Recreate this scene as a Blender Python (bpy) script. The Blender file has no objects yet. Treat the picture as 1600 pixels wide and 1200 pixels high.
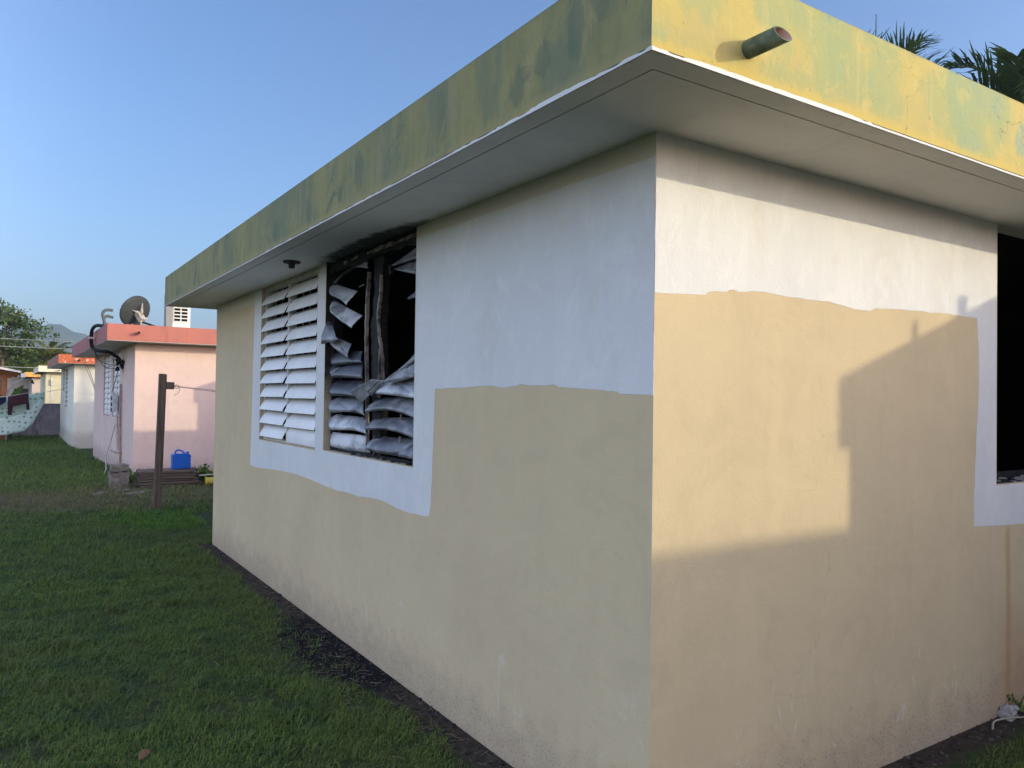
import bpy, bmesh, math, random
import numpy as np
from mathutils import Vector, Matrix
from mathutils.geometry import delaunay_2d_cdt
random.seed(7); RNG = np.random.default_rng(11)
PI = math.pi
SC = bpy.context.scene
COL = SC.collection

# ------------------------------------------------------------------ camera
CAM_LOC = (-1.8875, -1.9892, 1.6119)
yaw, pitch, roll = 0.5786, 0.0172, 0.0140
fw = Vector((math.sin(yaw)*math.cos(pitch), math.cos(yaw)*math.cos(pitch), math.sin(pitch)))
rt = Vector((math.cos(yaw), -math.sin(yaw), 0)); up = rt.cross(fw)
r2 = math.cos(roll)*rt + math.sin(roll)*up
u2 = -math.sin(roll)*rt + math.cos(roll)*up
cd = bpy.data.cameras.new('camera'); cam = bpy.data.objects.new('camera', cd); COL.objects.link(cam)
m = Matrix.Identity(4)
for i in range(3):
    m[i][0] = r2[i]; m[i][1] = u2[i]; m[i][2] = -fw[i]; m[i][3] = CAM_LOC[i]
cam.matrix_world = m
cd.sensor_width = 36; cd.lens = 36*1211.76/1600; cd.clip_start = .05; cd.clip_end = 9000
SC.camera = cam

# ------------------------------------------------------------------ sky, sun, exposure
w = bpy.data.worlds.new('World'); SC.world = w; w.use_nodes = True
wn = w.node_tree; bg = wn.nodes['Background']
sky = wn.nodes.new('ShaderNodeTexSky'); sky.sky_type = 'NISHITA'; sky.sun_disc = False
ELEV = math.atan(.34/math.sqrt(2)); 
sky.sun_elevation = ELEV; sky.sun_rotation = math.radians(135)
sky.air_density = 1.0; sky.dust_density = 3.0; sky.ozone_density = 2.0; sky.altitude = 0
wn.links.new(sky.outputs[0], bg.inputs[0]); bg.inputs[1].default_value = .15
# unseen fill added: sky boosted and warmed behind the camera; north-east tinted blue
SKY_CLEAR = (.85, 1.06, 1.38); SKY_FILL = (4.5, 3.5, 3.35)
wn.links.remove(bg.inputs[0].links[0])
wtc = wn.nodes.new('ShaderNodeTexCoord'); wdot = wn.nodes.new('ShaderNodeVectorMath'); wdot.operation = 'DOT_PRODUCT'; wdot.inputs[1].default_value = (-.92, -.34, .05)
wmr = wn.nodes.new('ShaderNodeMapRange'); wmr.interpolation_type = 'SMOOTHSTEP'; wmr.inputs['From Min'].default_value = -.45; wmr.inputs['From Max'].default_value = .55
wmx = wn.nodes.new('ShaderNodeMix'); wmx.data_type = 'RGBA'; wmx.inputs[6].default_value = (*SKY_CLEAR, 1); wmx.inputs[7].default_value = (*SKY_FILL, 1)
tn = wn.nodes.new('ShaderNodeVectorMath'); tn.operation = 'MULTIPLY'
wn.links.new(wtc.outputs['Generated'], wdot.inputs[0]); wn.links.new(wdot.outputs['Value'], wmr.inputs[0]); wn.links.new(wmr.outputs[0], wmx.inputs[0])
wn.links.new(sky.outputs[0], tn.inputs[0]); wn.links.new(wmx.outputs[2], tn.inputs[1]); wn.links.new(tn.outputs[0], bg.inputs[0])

sd = bpy.data.lights.new('sun', 'SUN'); sun = bpy.data.objects.new('sun', sd); COL.objects.link(sun)
sd.energy = 2.0; sd.angle = math.radians(.6); sd.color = (1, .88, .58)
sun.rotation_euler = Vector((1, -1, .34)).to_track_quat('Z', 'Y').to_euler(); sun.location = (30, -30, 20)
SC.view_settings.view_transform = 'Standard'; SC.view_settings.look = 'None'
SC.view_settings.exposure = 0.5; SC.view_settings.gamma = 1
SC.cycles.max_bounces = 6; SC.cycles.diffuse_bounces = 4

# ------------------------------------------------------------------ material helpers
class Mt:
    def __init__(s, name, rough=.85, spec=.25):
        s.m = bpy.data.materials.new(name); s.m.use_nodes = True; s.nt = s.m.node_tree
        s.b = s.nt.nodes['Principled BSDF']; s.b.inputs['Roughness'].default_value = rough
        s.b.inputs['Specular IOR Level'].default_value = spec
        s.tc = s.nt.nodes.new('ShaderNodeTexCoord'); s.P = s.tc.outputs['Object']
        s._sep = None
    def n(s, t, props=None, ins=None, out=0):
        n = s.nt.nodes.new('ShaderNode'+t)
        for k, v in (props or {}).items(): setattr(n, k, v)
        for k, v in (ins or {}).items():
            i = n.inputs[k]
            if isinstance(v, bpy.types.NodeSocket): s.nt.links.new(v, i)
            else: i.default_value = v
        return n.outputs[out]
    def math(s, op, a, b=0.0, clamp=False):
        return s.n('Math', {'operation': op, 'use_clamp': clamp}, {0: a, 1: b})
    def xyz(s):
        if not s._sep:
            n = s.nt.nodes.new('ShaderNodeSeparateXYZ'); s.nt.links.new(s.P, n.inputs[0]); s._sep = n.outputs
        return s._sep
    def vec(s, scale=(1, 1, 1), loc=(0, 0, 0)):
        return s.n('Mapping', {}, {'Vector': s.P, 'Scale': scale, 'Location': loc})
    def noise(s, scale, detail=4, rough=.55, vs=(1, 1, 1), loc=(0, 0, 0), dist=0):
        return s.n('TexNoise', {}, {'Vector': s.vec(vs, loc), 'Scale': scale, 'Detail': detail, 'Roughness': rough, 'Distortion': dist})
    def ramp(s, x, a, b):     # 0 below a, 1 above b (b<a inverts)
        return s.n('MapRange', {'interpolation_type': 'SMOOTHSTEP'}, {'Value': x, 'From Min': a, 'From Max': b, 'To Min': 0.0, 'To Max': 1.0}) if b > a else \
               s.n('MapRange', {'interpolation_type': 'SMOOTHSTEP'}, {'Value': x, 'From Min': b, 'From Max': a, 'To Min': 1.0, 'To Max': 0.0})
    def mix(s, f, a, b):
        n = s.nt.nodes.new('ShaderNodeMix'); n.data_type = 'RGBA'
        for i, v in ((0, f), (6, a), (7, b)):
            if isinstance(v, bpy.types.NodeSocket): s.nt.links.new(v, n.inputs[i])
            elif i == 0: n.inputs[0].default_value = v
            else: n.inputs[i].default_value = (*v, 1)
        return n.outputs[2]
    def blob(s, ca, cb, a0, b0, ra, rb, nz, amt=.5):
        # soft elliptical patch round (a0,b0) in two coordinates, edge broken by noise
        da = s.math('DIVIDE', s.math('SUBTRACT', ca, a0), ra); db = s.math('DIVIDE', s.math('SUBTRACT', cb, b0), rb)
        d = s.math('SQRT', s.math('ADD', s.math('MULTIPLY', da, da), s.math('MULTIPLY', db, db)))
        d = s.math('ADD', d, s.math('MULTIPLY', s.math('SUBTRACT', nz, .5), amt*2))
        return s.ramp(d, 1.15, .7)
    def col(s, c):
        if isinstance(c, bpy.types.NodeSocket): s.nt.links.new(c, s.b.inputs['Base Color'])
        else: s.b.inputs['Base Color'].default_value = (*c, 1)
        return s
    def bump(s, h, strength=.3, dist=.01):
        n = s.n('Bump', {}, {'Height': h, 'Strength': strength, 'Distance': dist})
        s.nt.links.new(n, s.b.inputs['Normal']); return s
    def set(s, k, v): s.b.inputs[k].default_value = v; return s

def simple(name, c, c2=None, sc=6, rough=.8, spec=.25, vs=(1, 1, 1), bs=0, bsc=60, metal=0):
    m = Mt(name, rough, spec)
    c2 = c2 or tuple(x*.75 for x in c)
    m.col(m.mix(m.ramp(m.noise(sc, 6, .65, vs), .35, .7), c, c2))
    if bs: m.bump(m.noise(bsc, 5, .6, vs), bs, .01)
    if metal: m.set('Metallic', metal)
    return m.m

def cracks(m, scale, loc, thr=.006):
    # hairline cracks: cell borders of a warped voronoi, kept only in a few places
    wv = m.n('VectorMath', {'operation': 'ADD'}, {0: m.vec((1, 1, 1), loc), 1: m.n('VectorMath', {'operation': 'SCALE'}, {0: m.n('TexNoise', {}, {'Vector': m.P, 'Scale': 5.0, 'Detail': 5.0}, 1), 'Scale': .35})})
    v = m.n('TexVoronoi', {'feature': 'DISTANCE_TO_EDGE'}, {'Vector': wv, 'Scale': scale})
    return m.math('MULTIPLY', m.ramp(v, thr, thr*.3), m.ramp(m.noise(1.1, 2, .5, loc=(3, 1, 7)), .5, .62))

def wall_paint(name, base, alt, rust=False, dirt=.5, plain=False):
    m = Mt(name, .9, .2); X, Y, Z = m.xyz()[0:3]
    c = m.mix(m.ramp(m.noise(1.3, 5, .6), .3, .75), base, alt)
    st = m.noise(1.0, 5, .65, (7, 7, .6), (2, 0, 0))                       # faint vertical runs
    c = m.mix(m.math('MULTIPLY', m.ramp(st, .5, .75), .16), c, tuple(x*.80 for x in alt))
    st2 = m.noise(1.0, 3, .5, (3.2, 3.2, .35), (7, 3, 0))
    c = m.mix(m.math('MULTIPLY', m.ramp(st2, .55, .7), .14), c, tuple(min(1, x*1.14) for x in base))
    nz = m.noise(9, 6, .7)
    tw = m.noise(2.6, 7, .72, (1, 1, 1.3), (6, 2, 5), 1.5)
    c = m.mix(m.math('MULTIPLY', m.ramp(tw, .50, .62), .16), c, tuple(x*.78 for x in alt))
    c = m.mix(m.math('MULTIPLY', m.ramp(tw, .44, .36), .14), c, tuple(min(1, x*1.15) for x in base))
    if not plain:
        # mud splash and speckle along the foot of the wall
        foot = m.ramp(m.math('ADD', Z, m.math('MULTIPLY', m.math('SUBTRACT', nz, .5), .6)), .34, -.02)
        c = m.mix(m.math('MULTIPLY', foot, dirt), c, (.33, .25, .20))
        sp = m.n('TexNoise', {}, {'Vector': m.P, 'Scale': 90.0, 'Detail': 3.0, 'Roughness': .6})
        spm = m.math('MULTIPLY', m.ramp(sp, .57, .63), m.ramp(m.math('ADD', Z, m.math('MULTIPLY', m.math('SUBTRACT', nz, .5), .5)), .34, .04))
        c = m.mix(m.math('MULTIPLY', spm, .6), c, (.13, .11, .10))
        # pale patches where the paint has rubbed away low down
        pl = m.math('MULTIPLY', m.ramp(m.noise(4.5, 8, .78, (1.5, 1.5, .8), (4, 4, 1), 1.0), .585, .63), m.math('MULTIPLY', m.ramp(Z, .62, .42), m.ramp(Z, .08, .2)))
        c = m.mix(m.math('MULTIPLY', pl, .38), c, (.70, .67, .58))
        # small dark pits
        v = m.n('TexVoronoi', {}, {'Vector': m.P, 'Scale': 2.6}); 
        c = m.mix(m.math('MULTIPLY', m.ramp(v, .022, .012), .85), c, (.07, .05, .05))
    if name == 'beige_reveal_paint':      # fire soot on the jambs of the burnt window
        so = m.math('MULTIPLY', m.ramp(Y, 3.345, 3.335), m.ramp(m.math('ADD', Z, m.math('MULTIPLY', nz, .5)), 1.75, 2.05))
        c = m.mix(m.math('MULTIPLY', so, .96), c, (.012, .012, .014))
    if name == 'beige_wall_paint':        # half-covering grey wash under the eave, lightened to offset the eave's shade
        c = m.mix(m.math('MULTIPLY', m.ramp(m.math('ADD', Z, m.math('MULTIPLY', nz, .03)), 2.42, 2.47), .7), c, (.64, .61, .54))
    if rust:
        xx = m.math('ADD', X, m.math('MULTIPLY', m.math('SUBTRACT', m.noise(2.2, 3, .5), .5), .08))
        r = m.math('MULTIPLY', m.ramp(m.math('ABSOLUTE', m.math('SUBTRACT', xx, 2.535)), .045, .008), m.math('MULTIPLY', m.ramp(Z, 1.0, .94), m.ramp(Y, .3, .05)))
        r = m.math('MULTIPLY', r, m.math('ADD', .45, m.math('MULTIPLY', m.noise(3, 5, .7, (6, 6, 1)), .7)))
        c = m.mix(m.math('MULTIPLY', r, .6), c, (.42, .24, .08))
        r2_ = m.math('MULTIPLY', m.ramp(X, 2.2, 2.65), m.math('MULTIPLY', m.ramp(m.math('ADD', Z, m.math('MULTIPLY', nz, .3)), .85, .35), m.ramp(Y, .3, .05)))
        c = m.mix(m.math('MULTIPLY', r2_, .5), c, (.40, .22, .12))
    if not plain:
        c = m.mix(m.math('MULTIPLY', cracks(m, .9, (1.3, 0, .4), .0020), .22), c, (.25, .20, .15))
    m.col(c)
    h = m.math('ADD', m.noise(140, 4, .6), m.math('MULTIPLY', m.noise(14, 4, .5), 1.6))
    m.bump(h, .28, .006)
    return m.m

def fascia_mat(name, south):
    m = Mt(name, .8, .25); X, Y, Z = m.xyz()[0:3]
    A = X if south else Y
    n1 = m.noise(5, 7, .7); rag = m.noise(11, 8, .75, (1, 1, .6), (2, 2, 2), .8); fine = m.noise(38, 5, .7)
    if south:
        y1, y2, g, teal = (.47, .38, .12), (.42, .355, .14), (.28, .34, .17), (.20, .31, .25)
        c = m.mix(m.ramp(n1, .3, .7), y1, y2)
        big = m.math('ADD', m.noise(2.1, 3, .5, (1, 1, .9), (1.4, 0, 0)), m.math('MULTIPLY', m.math('SUBTRACT', rag, .5), .28))
        c = m.mix(m.math('MULTIPLY', m.ramp(big, .48, .60), .7), c, g)
        c = m.mix(m.math('MULTIPLY', m.ramp(m.math('ADD', big, m.math('MULTIPLY', m.math('SUBTRACT', fine, .5), .2)), .60, .72), .5), c, teal)
        for a0, b0, ra, rb, st in ((-.27, 2.78, .09, .12, .7), (.40, 2.70, .14, .11, .8), (.62, 2.68, .12, .12, .7), (.05, 2.60, .08, .05, .6), (1.62, 2.70, .07, .07, .9), (2.1, 2.72, .14, .1, .7), (1.05, 2.72, .2, .12, .7)):
            c = m.mix(m.math('MULTIPLY', m.blob(A, Z, a0, b0, ra, rb, rag, 1.1), .75*st), c, g if ra > .075 else teal)
        # ragged flakes of the older yellow coat on top, and a yellow margin along the lower edge
        c = m.mix(m.math('MULTIPLY', m.ramp(m.noise(7, 8, .75, (1, 1, .8), (6, 1, 4), 1.2), .56, .61), .45), c, (.49, .405, .155))
        c = m.mix(m.math('MULTIPLY', m.ramp(m.math('ADD', Z, m.math('MULTIPLY', rag, .06)), 2.63, 2.60), .75), c, (.52, .39, .10))
        c = m.mix(m.math('MULTIPLY', m.ramp(m.noise(1, 4, .6, (10, 10, .8), (3, 0, 0)), .62, .68), .2), c, (.56, .44, .17))
        c = m.mix(m.ramp(m.noise(30, 3, .5, (1, 1, .5), (5, 2, 8)), .77, .79), c, (.66, .62, .48))
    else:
        y1, y2, g, teal = (.30, .275, .115), (.225, .225, .10), (.165, .195, .12), (.060, .105, .095)  # west face: shade darkened into the colours; runs and spots are weathering
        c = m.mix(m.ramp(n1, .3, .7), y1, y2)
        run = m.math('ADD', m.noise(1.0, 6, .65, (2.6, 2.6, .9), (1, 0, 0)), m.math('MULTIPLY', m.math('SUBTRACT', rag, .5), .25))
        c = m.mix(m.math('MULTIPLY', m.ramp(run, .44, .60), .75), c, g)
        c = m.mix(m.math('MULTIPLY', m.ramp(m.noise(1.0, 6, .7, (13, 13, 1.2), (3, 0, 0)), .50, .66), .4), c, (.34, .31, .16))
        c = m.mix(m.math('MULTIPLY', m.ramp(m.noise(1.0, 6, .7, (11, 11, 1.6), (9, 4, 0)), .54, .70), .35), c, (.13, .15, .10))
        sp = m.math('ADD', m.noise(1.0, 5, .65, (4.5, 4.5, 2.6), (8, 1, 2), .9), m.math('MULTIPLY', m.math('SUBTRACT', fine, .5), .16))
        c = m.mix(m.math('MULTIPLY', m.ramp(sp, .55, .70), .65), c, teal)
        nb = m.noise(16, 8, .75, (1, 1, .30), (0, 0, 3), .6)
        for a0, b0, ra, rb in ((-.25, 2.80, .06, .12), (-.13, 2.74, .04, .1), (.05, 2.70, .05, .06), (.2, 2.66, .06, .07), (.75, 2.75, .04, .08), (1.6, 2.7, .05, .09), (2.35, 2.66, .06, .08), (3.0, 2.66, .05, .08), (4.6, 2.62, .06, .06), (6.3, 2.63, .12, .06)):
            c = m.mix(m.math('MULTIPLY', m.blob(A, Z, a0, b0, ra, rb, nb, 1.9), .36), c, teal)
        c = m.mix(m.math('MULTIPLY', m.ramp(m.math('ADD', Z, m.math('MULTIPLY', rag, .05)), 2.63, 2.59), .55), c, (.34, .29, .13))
    c = m.mix(m.math('MULTIPLY', cracks(m, 1.5, (0.2, .5, .3), .0022), .75), c, (.09, .08, .05))
    c = m.mix(m.math('MULTIPLY', m.ramp(m.noise(60, 3, .5), .68, .74), .5), c, (.14, .13, .09))
    # thin dark grime under the top edge
    c = m.mix(m.math('MULTIPLY', m.ramp(m.math('ADD', Z, m.math('MULTIPLY', rag, .03)), 2.865, 2.885), .5), c, (.12, .12, .08))
    m.col(c); m.bump(m.math('ADD', m.math('MULTIPLY', fine, 1.0), m.math('MULTIPLY', rag, 1.6)), .3, .006)
    return m.m

def primer_mat():
    m = Mt('primer_white', .8, .3); X, Y, Z = m.xyz()[0:3]
    c = m.mix(m.ramp(m.noise(1.6, 4, .6), .3, .75), (.70, .70, .69), (.65, .65, .65))
    st = m.noise(1.0, 5, .6, (3.1, 3.1, .7), (5, 5, 0), .5)                 # roller laps
    c = m.mix(m.math('MULTIPLY', m.ramp(st, .47, .50), .18), c, (.60, .60, .61))
    st = m.noise(1.0, 5, .65, (5, 5, 3.2), (1, 5, 3), 1.4)
    c = m.mix(m.math('MULTIPLY', m.ramp(st, .54, .60), .22), c, (.80, .79, .77))
    st = m.noise(1.0, 5, .7, (9, 9, 7), (4, 2, 9), 1.0)
    c = m.mix(m.math('MULTIPLY', m.ramp(st, .56, .66), .14), c, (.58, .57, .56))
    # thin coverage: the beige grins through in places
    c = m.mix(m.math('MULTIPLY', m.ramp(m.noise(4, 6, .7, (1, 1, .6), (9, 1, 1)), .54, .70), .30), c, (.60, .53, .42))
    m.col(c); m.bump(m.math('ADD', m.noise(120, 4, .6), m.math('MULTIPLY', m.noise(12, 5, .6, (1, 1, .4)), 2.2)), .3, .006)
    return m.m

def soffit_mat():
    m = Mt('soffit_paint', .85, .2); X, Y, Z = m.xyz()[0:3]
    c = m.mix(m.ramp(m.noise(1.7, 5, .6), .3, .7), (.78, .76, .72), (.72, .705, .68))
    nz = m.noise(7, 6, .7)
    # soot over the burnt window
    s_ = m.blob(X, Y, .0, 2.5, .13, .85, nz, .45)
    c = m.mix(m.math('MULTIPLY', s_, .9), c, (.02, .02, .022))
    c = m.mix(m.math('MULTIPLY', m.ramp(m.noise(2.4, 7, .72, loc=(2, 5, 1), dist=1.2), .52, .66), .3), c, (.60, .58, .55))
    sp = m.math('MULTIPLY', m.ramp(m.noise(11, 3, .5, (1, .6, 1), (3, 3, 0)), .74, .77), m.ramp(m.math('ABSOLUTE', m.math('SUBTRACT', Y, 2.6)), 1.2, .6))
    c = m.mix(sp, c, (.03, .03, .03))
    c = m.mix(m.math('MULTIPLY', m.ramp(m.noise(25, 4, .6), .6, .75), .3), c, (.45, .43, .40))
    m.col(c); m.bump(m.noise(50, 5, .6), .2, .006); return m.m

M = {}
M['beige'] = wall_paint('beige_wall_paint', (.625, .505, .32), (.575, .46, .295), rust=True)
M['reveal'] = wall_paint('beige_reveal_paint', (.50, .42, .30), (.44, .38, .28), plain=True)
M['primer'] = primer_mat(); M['soffit'] = soffit_mat()
M['fas_s'] = fascia_mat('yellow_fascia_paint', True); M['fas_w'] = fascia_mat('weathered_shaded_fascia_paint', False)
M['concrete'] = simple('concrete', (.32, .31, .29), (.24, .23, .22), 5, bs=.3)
M['groove'] = simple('groove_dark', (.10, .095, .09))
M['soot'] = simple('soot', (.012, .012, .014), (.006, .006, .007), 5, .95, .1)
def charred_wood():
    m = Mt('charred_wood', .8, .3)
    c = m.mix(m.ramp(m.noise(1, 5, .7, (14, 14, 2.2)), .4, .62), (.006, .006, .008), (.018, .018, .022))
    m.col(m.mix(m.ramp(m.noise(1, 4, .7, (30, 12, 2.0), (4, 1, 1)),   .70, .75), c, (.20, .19, .17)))
    m.bump(m.noise(1, 5, .7, (50, 50, 8)), .6, .01); return m.m
M['char'] = charred_wood()
def burnt_alu(name, a, b, lim=(.42, .62)):
    m = Mt(name, .38, .5)
    n = m.noise(3.2, 4, .6, (1, .9, 1.6), (random.random()*9, 2, 1), .5)
    c = m.mix(m.ramp(n, *lim), a, b)
    c = m.mix(m.math('MULTIPLY', m.ramp(m.noise(4.5, 5, .62, (1, .6, 1.2), (3, 3, 3)), .52, .74), .75), c, (.03, .03, .035))
    c = m.mix(m.math('MULTIPLY', m.ramp(m.noise(9, 4, .6, (1, 2.5, .5), (5, 5, 5)), .66, .7), .4), c, (.22, .15, .10))
    m.col(c); m.bump(m.noise(40, 4, .6), .15, .004); return m.m
M['alu_light'] = burnt_alu('scorched_white_slat', (.55, .57, .60), (.22, .23, .26))
M['alu_mid'] = burnt_alu('smoked_grey_slat', (.24, .25, .28), (.06, .06, .075))
M['alu_dark'] = burnt_alu('blackened_slat', (.07, .075, .095), (.02, .02, .028))
M['alu_ash'] = burnt_alu('ash_grey_slat', (.28, .28, .29), (.10, .105, .12))
M['peel'] = simple('peeled_frame_paint', (.34, .31, .27), (.04, .04, .04), 12)
def white_slat():
    m = Mt('white_louver_paint', .45, .4)
    c = m.mix(m.ramp(m.noise(2.5, 5, .6), .35, .7), (.80, .80, .79), (.70, .70, .70))
    c = m.mix(m.math('MULTIPLY', m.ramp(m.noise(9, 5, .7, (1, .6, 2)), .6, .75), .3), c, (.45, .42, .38))
    m.col(c); return m.m
M['louver'] = white_slat()
M['oldwhite'] = simple('aged_white_frame', (.66, .65, .60), (.50, .48, .43), 9)

# ------------------------------------------------------------------ object helpers
def tag(o, label=None, cat=None, group=None, kind=None):
    for k, v in (('label', label), ('category', cat), ('group', group), ('kind', kind)):
        if v: o[k] = v
    return o
def empty(name, loc, label, cat, group=None, rz=0):
    o = bpy.data.objects.new(name, None); COL.objects.link(o); o.location = loc; o.rotation_euler.z = rz
    o.empty_display_size = .2
    return tag(o, label, cat, group)
def mesh(name, V, F, mats, parent=None, smooth=False, mi=None):
    me = bpy.data.meshes.new(name); me.from_pydata([tuple(v) for v in V], [], F)
    mats = mats if isinstance(mats, (list, tuple)) else [mats]
    for x in mats: me.materials.append(x)
    if mi is not None: me.polygons.foreach_set('material_index', mi)
    if smooth: me.polygons.foreach_set('use_smooth', [True]*len(me.polygons))
    me.update()
    o = bpy.data.objects.new(name, me); COL.objects.link(o)
    if parent: o.parent = parent
    return o
class MB:
    """collects shapes, builds ONE mesh object"""
    def __init__(s): s.V = []; s.F = []; s.I = []; s.sm = []
    def add(s, V, F, mi=0, sm=False):
        k = len(s.V); s.V += [tuple(v) for v in V]
        for f in F: s.F.append([i+k for i in f]); s.I.append(mi); s.sm.append(sm)
        return s
    def box(s, a, b, mi=0, M_=None):
        x0, y0, z0 = a; x1, y1, z1 = b
        V = [(x0, y0, z0), (x1, y0, z0), (x1, y1, z0), (x0, y1, z0), (x0, y0, z1), (x1, y0, z1), (x1, y1, z1), (x0, y1, z1)]
        if M_: V = [M_ @ Vector(v) for v in V]
        return s.add(V, [(0, 3, 2, 1), (4, 5, 6, 7), (0, 1, 5, 4), (1, 2, 6, 5), (2, 3, 7, 6), (3, 0, 4, 7)], mi)
    def bar(s, a, b, w, h, mi=0):
        a = Vector(a); b = Vector(b); d = (b-a); L = d.length; q = d.to_track_quat('X', 'Z').to_matrix().to_4x4()
        return s.box((0, -w/2, -h/2), (L, w/2, h/2), mi, Matrix.Translation(a) @ q)
    def tube(s, pts, r, n=8, mi=0, cap=True, r_end=None):
        pts = [Vector(p) for p in pts]; V = []; F = []
        up_ = Vector((0, 0, 1)); prev = None
        for i, p in enumerate(pts):
            t = (pts[min(i+1, len(pts)-1)]-pts[max(i-1, 0)]).normalized()
            if prev is None:
                a = t.cross(up_ if abs(t.z) < .9 else Vector((1, 0, 0))).normalized()
            else:
                a = (prev-t*prev.dot(t)).normalized()
            prev = a; b = t.cross(a)
            rr = r if r_end is None else r+(r_end-r)*i/(len(pts)-1)
            for k in range(n):
                an = 2*PI*k/n; V.append(p+a*math.cos(an)*rr+b*math.sin(an)*rr)
        for i in range(len(pts)-1):
            for k in range(n):
                F.append((i*n+k, i*n+(k+1) % n, (i+1)*n+(k+1) % n, (i+1)*n+k))
        if cap: F += [tuple(range(n))[::-1], tuple((len(pts)-1)*n+k for k in range(n))]
        return s.add(V, F, mi, True)
    def pipe(s, a, b, ro, ri, n=24, mi=0, mi_in=0):
        a = Vector(a); b = Vector(b); d = (b-a).normalized(); u = d.orthogonal().normalized(); v = d.cross(u); V = []; F = []
        for p, r in ((a, ro), (b, ro), (b, ri), (a, ri)):
            for k in range(n):
                t = 2*PI*k/n; V.append(p+u*math.cos(t)*r+v*math.sin(t)*r)
        k0 = len(s.V)
        for j in range(3):
            s.add([], [], 0)
            for k in range(n):
                F.append((j*n+k, j*n+(k+1) % n, (j+1)*n+(k+1) % n, (j+1)*n+k))
        kk = len(s.V); s.V += [tuple(x) for x in V]
        for i, f in enumerate(F): s.F.append([q+kk for q in f]); s.I.append(mi_in if i >= 2*n else mi); s.sm.append(i < n or i >= 2*n)
        return s
    def build(s, name, mats, parent=None, bevel=0, fixn=False):
        o = mesh(name, s.V, s.F, mats, parent, mi=s.I)
        o.data.polygons.foreach_set('use_smooth', s.sm)
        if bevel:
            md = o.modifiers.new('bevel', 'BEVEL'); md.width = bevel; md.segments = 2; md.limit_method = 'ANGLE'
        return o

def grid_wall(name, axis, pos, inner, u0, u1, z0, z1, holes, mats, parent, step=.6):
    """a wall slab with real openings; axis 'x' = plane x=pos, 'y' = plane y=pos; inner = coordinate of the inside face.
       mats: [outer, reveal, inside]"""
    def cuts(a, b, extra):
        c = sorted(set([a, b]+[e for e in extra if a < e < b])); out = [c[0]]
        for q in c[1:]:
            n = max(1, int((q-out[-1])/step)); p = out[-1]
            out += [p+(q-p)*k/n for k in range(1, n+1)]
        return out
    us = cuts(u0, u1, [h[0] for h in holes]+[h[1] for h in holes]); zs = cuts(z0, z1, [h[2] for h in holes]+[h[3] for h in holes])
    def hole(i, j):
        if i < 0 or j < 0 or i >= len(us)-1 or j >= len(zs)-1: return True
        a = (us[i]+us[i+1])/2; b = (zs[j]+zs[j+1])/2
        return any(h[0] < a < h[1] and h[2] < b < h[3] for h in holes)
    P = (lambda u, z, d: (d, u, z)) if axis == 'x' else (lambda u, z, d: (u, d, z))
    bm = bmesh.new(); vc = {}
    def v(u, z, d):
        k = (round(u, 5), round(z, 5), round(d, 5))
        if k not in vc: vc[k] = bm.verts.new(P(u, z, d))
        return vc[k]
    def face(vs, mi):
        try: f = bm.faces.new(vs); f.material_index = mi
        except ValueError: pass
    for i in range(len(us)-1):
        for j in range(len(zs)-1):
            if hole(i, j): continue
            a, b, c, d = us[i], us[i+1], zs[j], zs[j+1]
            face([v(a, c, pos), v(b, c, pos), v(b, d, pos), v(a, d, pos)], 0)
            face([v(a, c, inner), v(a, d, inner), v(b, d, inner), v(b, c, inner)], 2)
            for (di, dj, p, q) in ((-1, 0, (a, c), (a, d)), (1, 0, (b, c), (b, d)), (0, -1, (a, c), (b, c)), (0, 1, (a, d), (b, d))):
                if hole(i+di, j+dj):
                    ext = not (0 <= i+di < len(us)-1 and 0 <= j+dj < len(zs)-1) and not (d >= z1-1e-6 and dj == 1)
                    face([v(*p, pos), v(*q, pos), v(*q, inner), v(*p, inner)], 0 if ext else 1)
    bmesh.ops.recalc_face_normals(bm, faces=bm.faces)
    me = bpy.data.meshes.new(name); bm.to_mesh(me); bm.free()
    for x in mats: me.materials.append(x)
    o = bpy.data.objects.new(name, me); COL.objects.link(o); o.parent = parent
    return o

def prism(name, outline, z0, z1, mats, parent, side_mat=None, bot=0, top=0):
    """vertical extrusion of an xy outline; side_mat(dx,dy)->index"""
    n = len(outline); V = [(x, y, z0) for x, y in outline]+[(x, y, z1) for x, y in outline]
    F = [tuple(range(n))[::-1], tuple(range(n, 2*n))]; I = [bot, top]
    for i in range(n):
        j = (i+1) % n; F.append((i, j, n+j, n+i))
        dx = outline[j][0]-outline[i][0]; dy = outline[j][1]-outline[i][1]
        I.append(side_mat(dx, dy) if side_mat else 0)
    bm = bmesh.new(); vs = [bm.verts.new(v) for v in V]
    for f, mi in zip(F, I): bm.faces.new([vs[k] for k in f]).material_index = mi
    bmesh.ops.triangulate(bm, faces=[f for f in bm.faces if len(f.verts) > 4]); bmesh.ops.recalc_face_normals(bm, faces=bm.faces)
    me = bpy.data.meshes.new(name); bm.to_mesh(me); bm.free()
    for x in (mats if isinstance(mats, (list, tuple)) else [mats]): me.materials.append(x)
    o = bpy.data.objects.new(name, me); COL.objects.link(o); o.parent = parent
    return o

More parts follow.
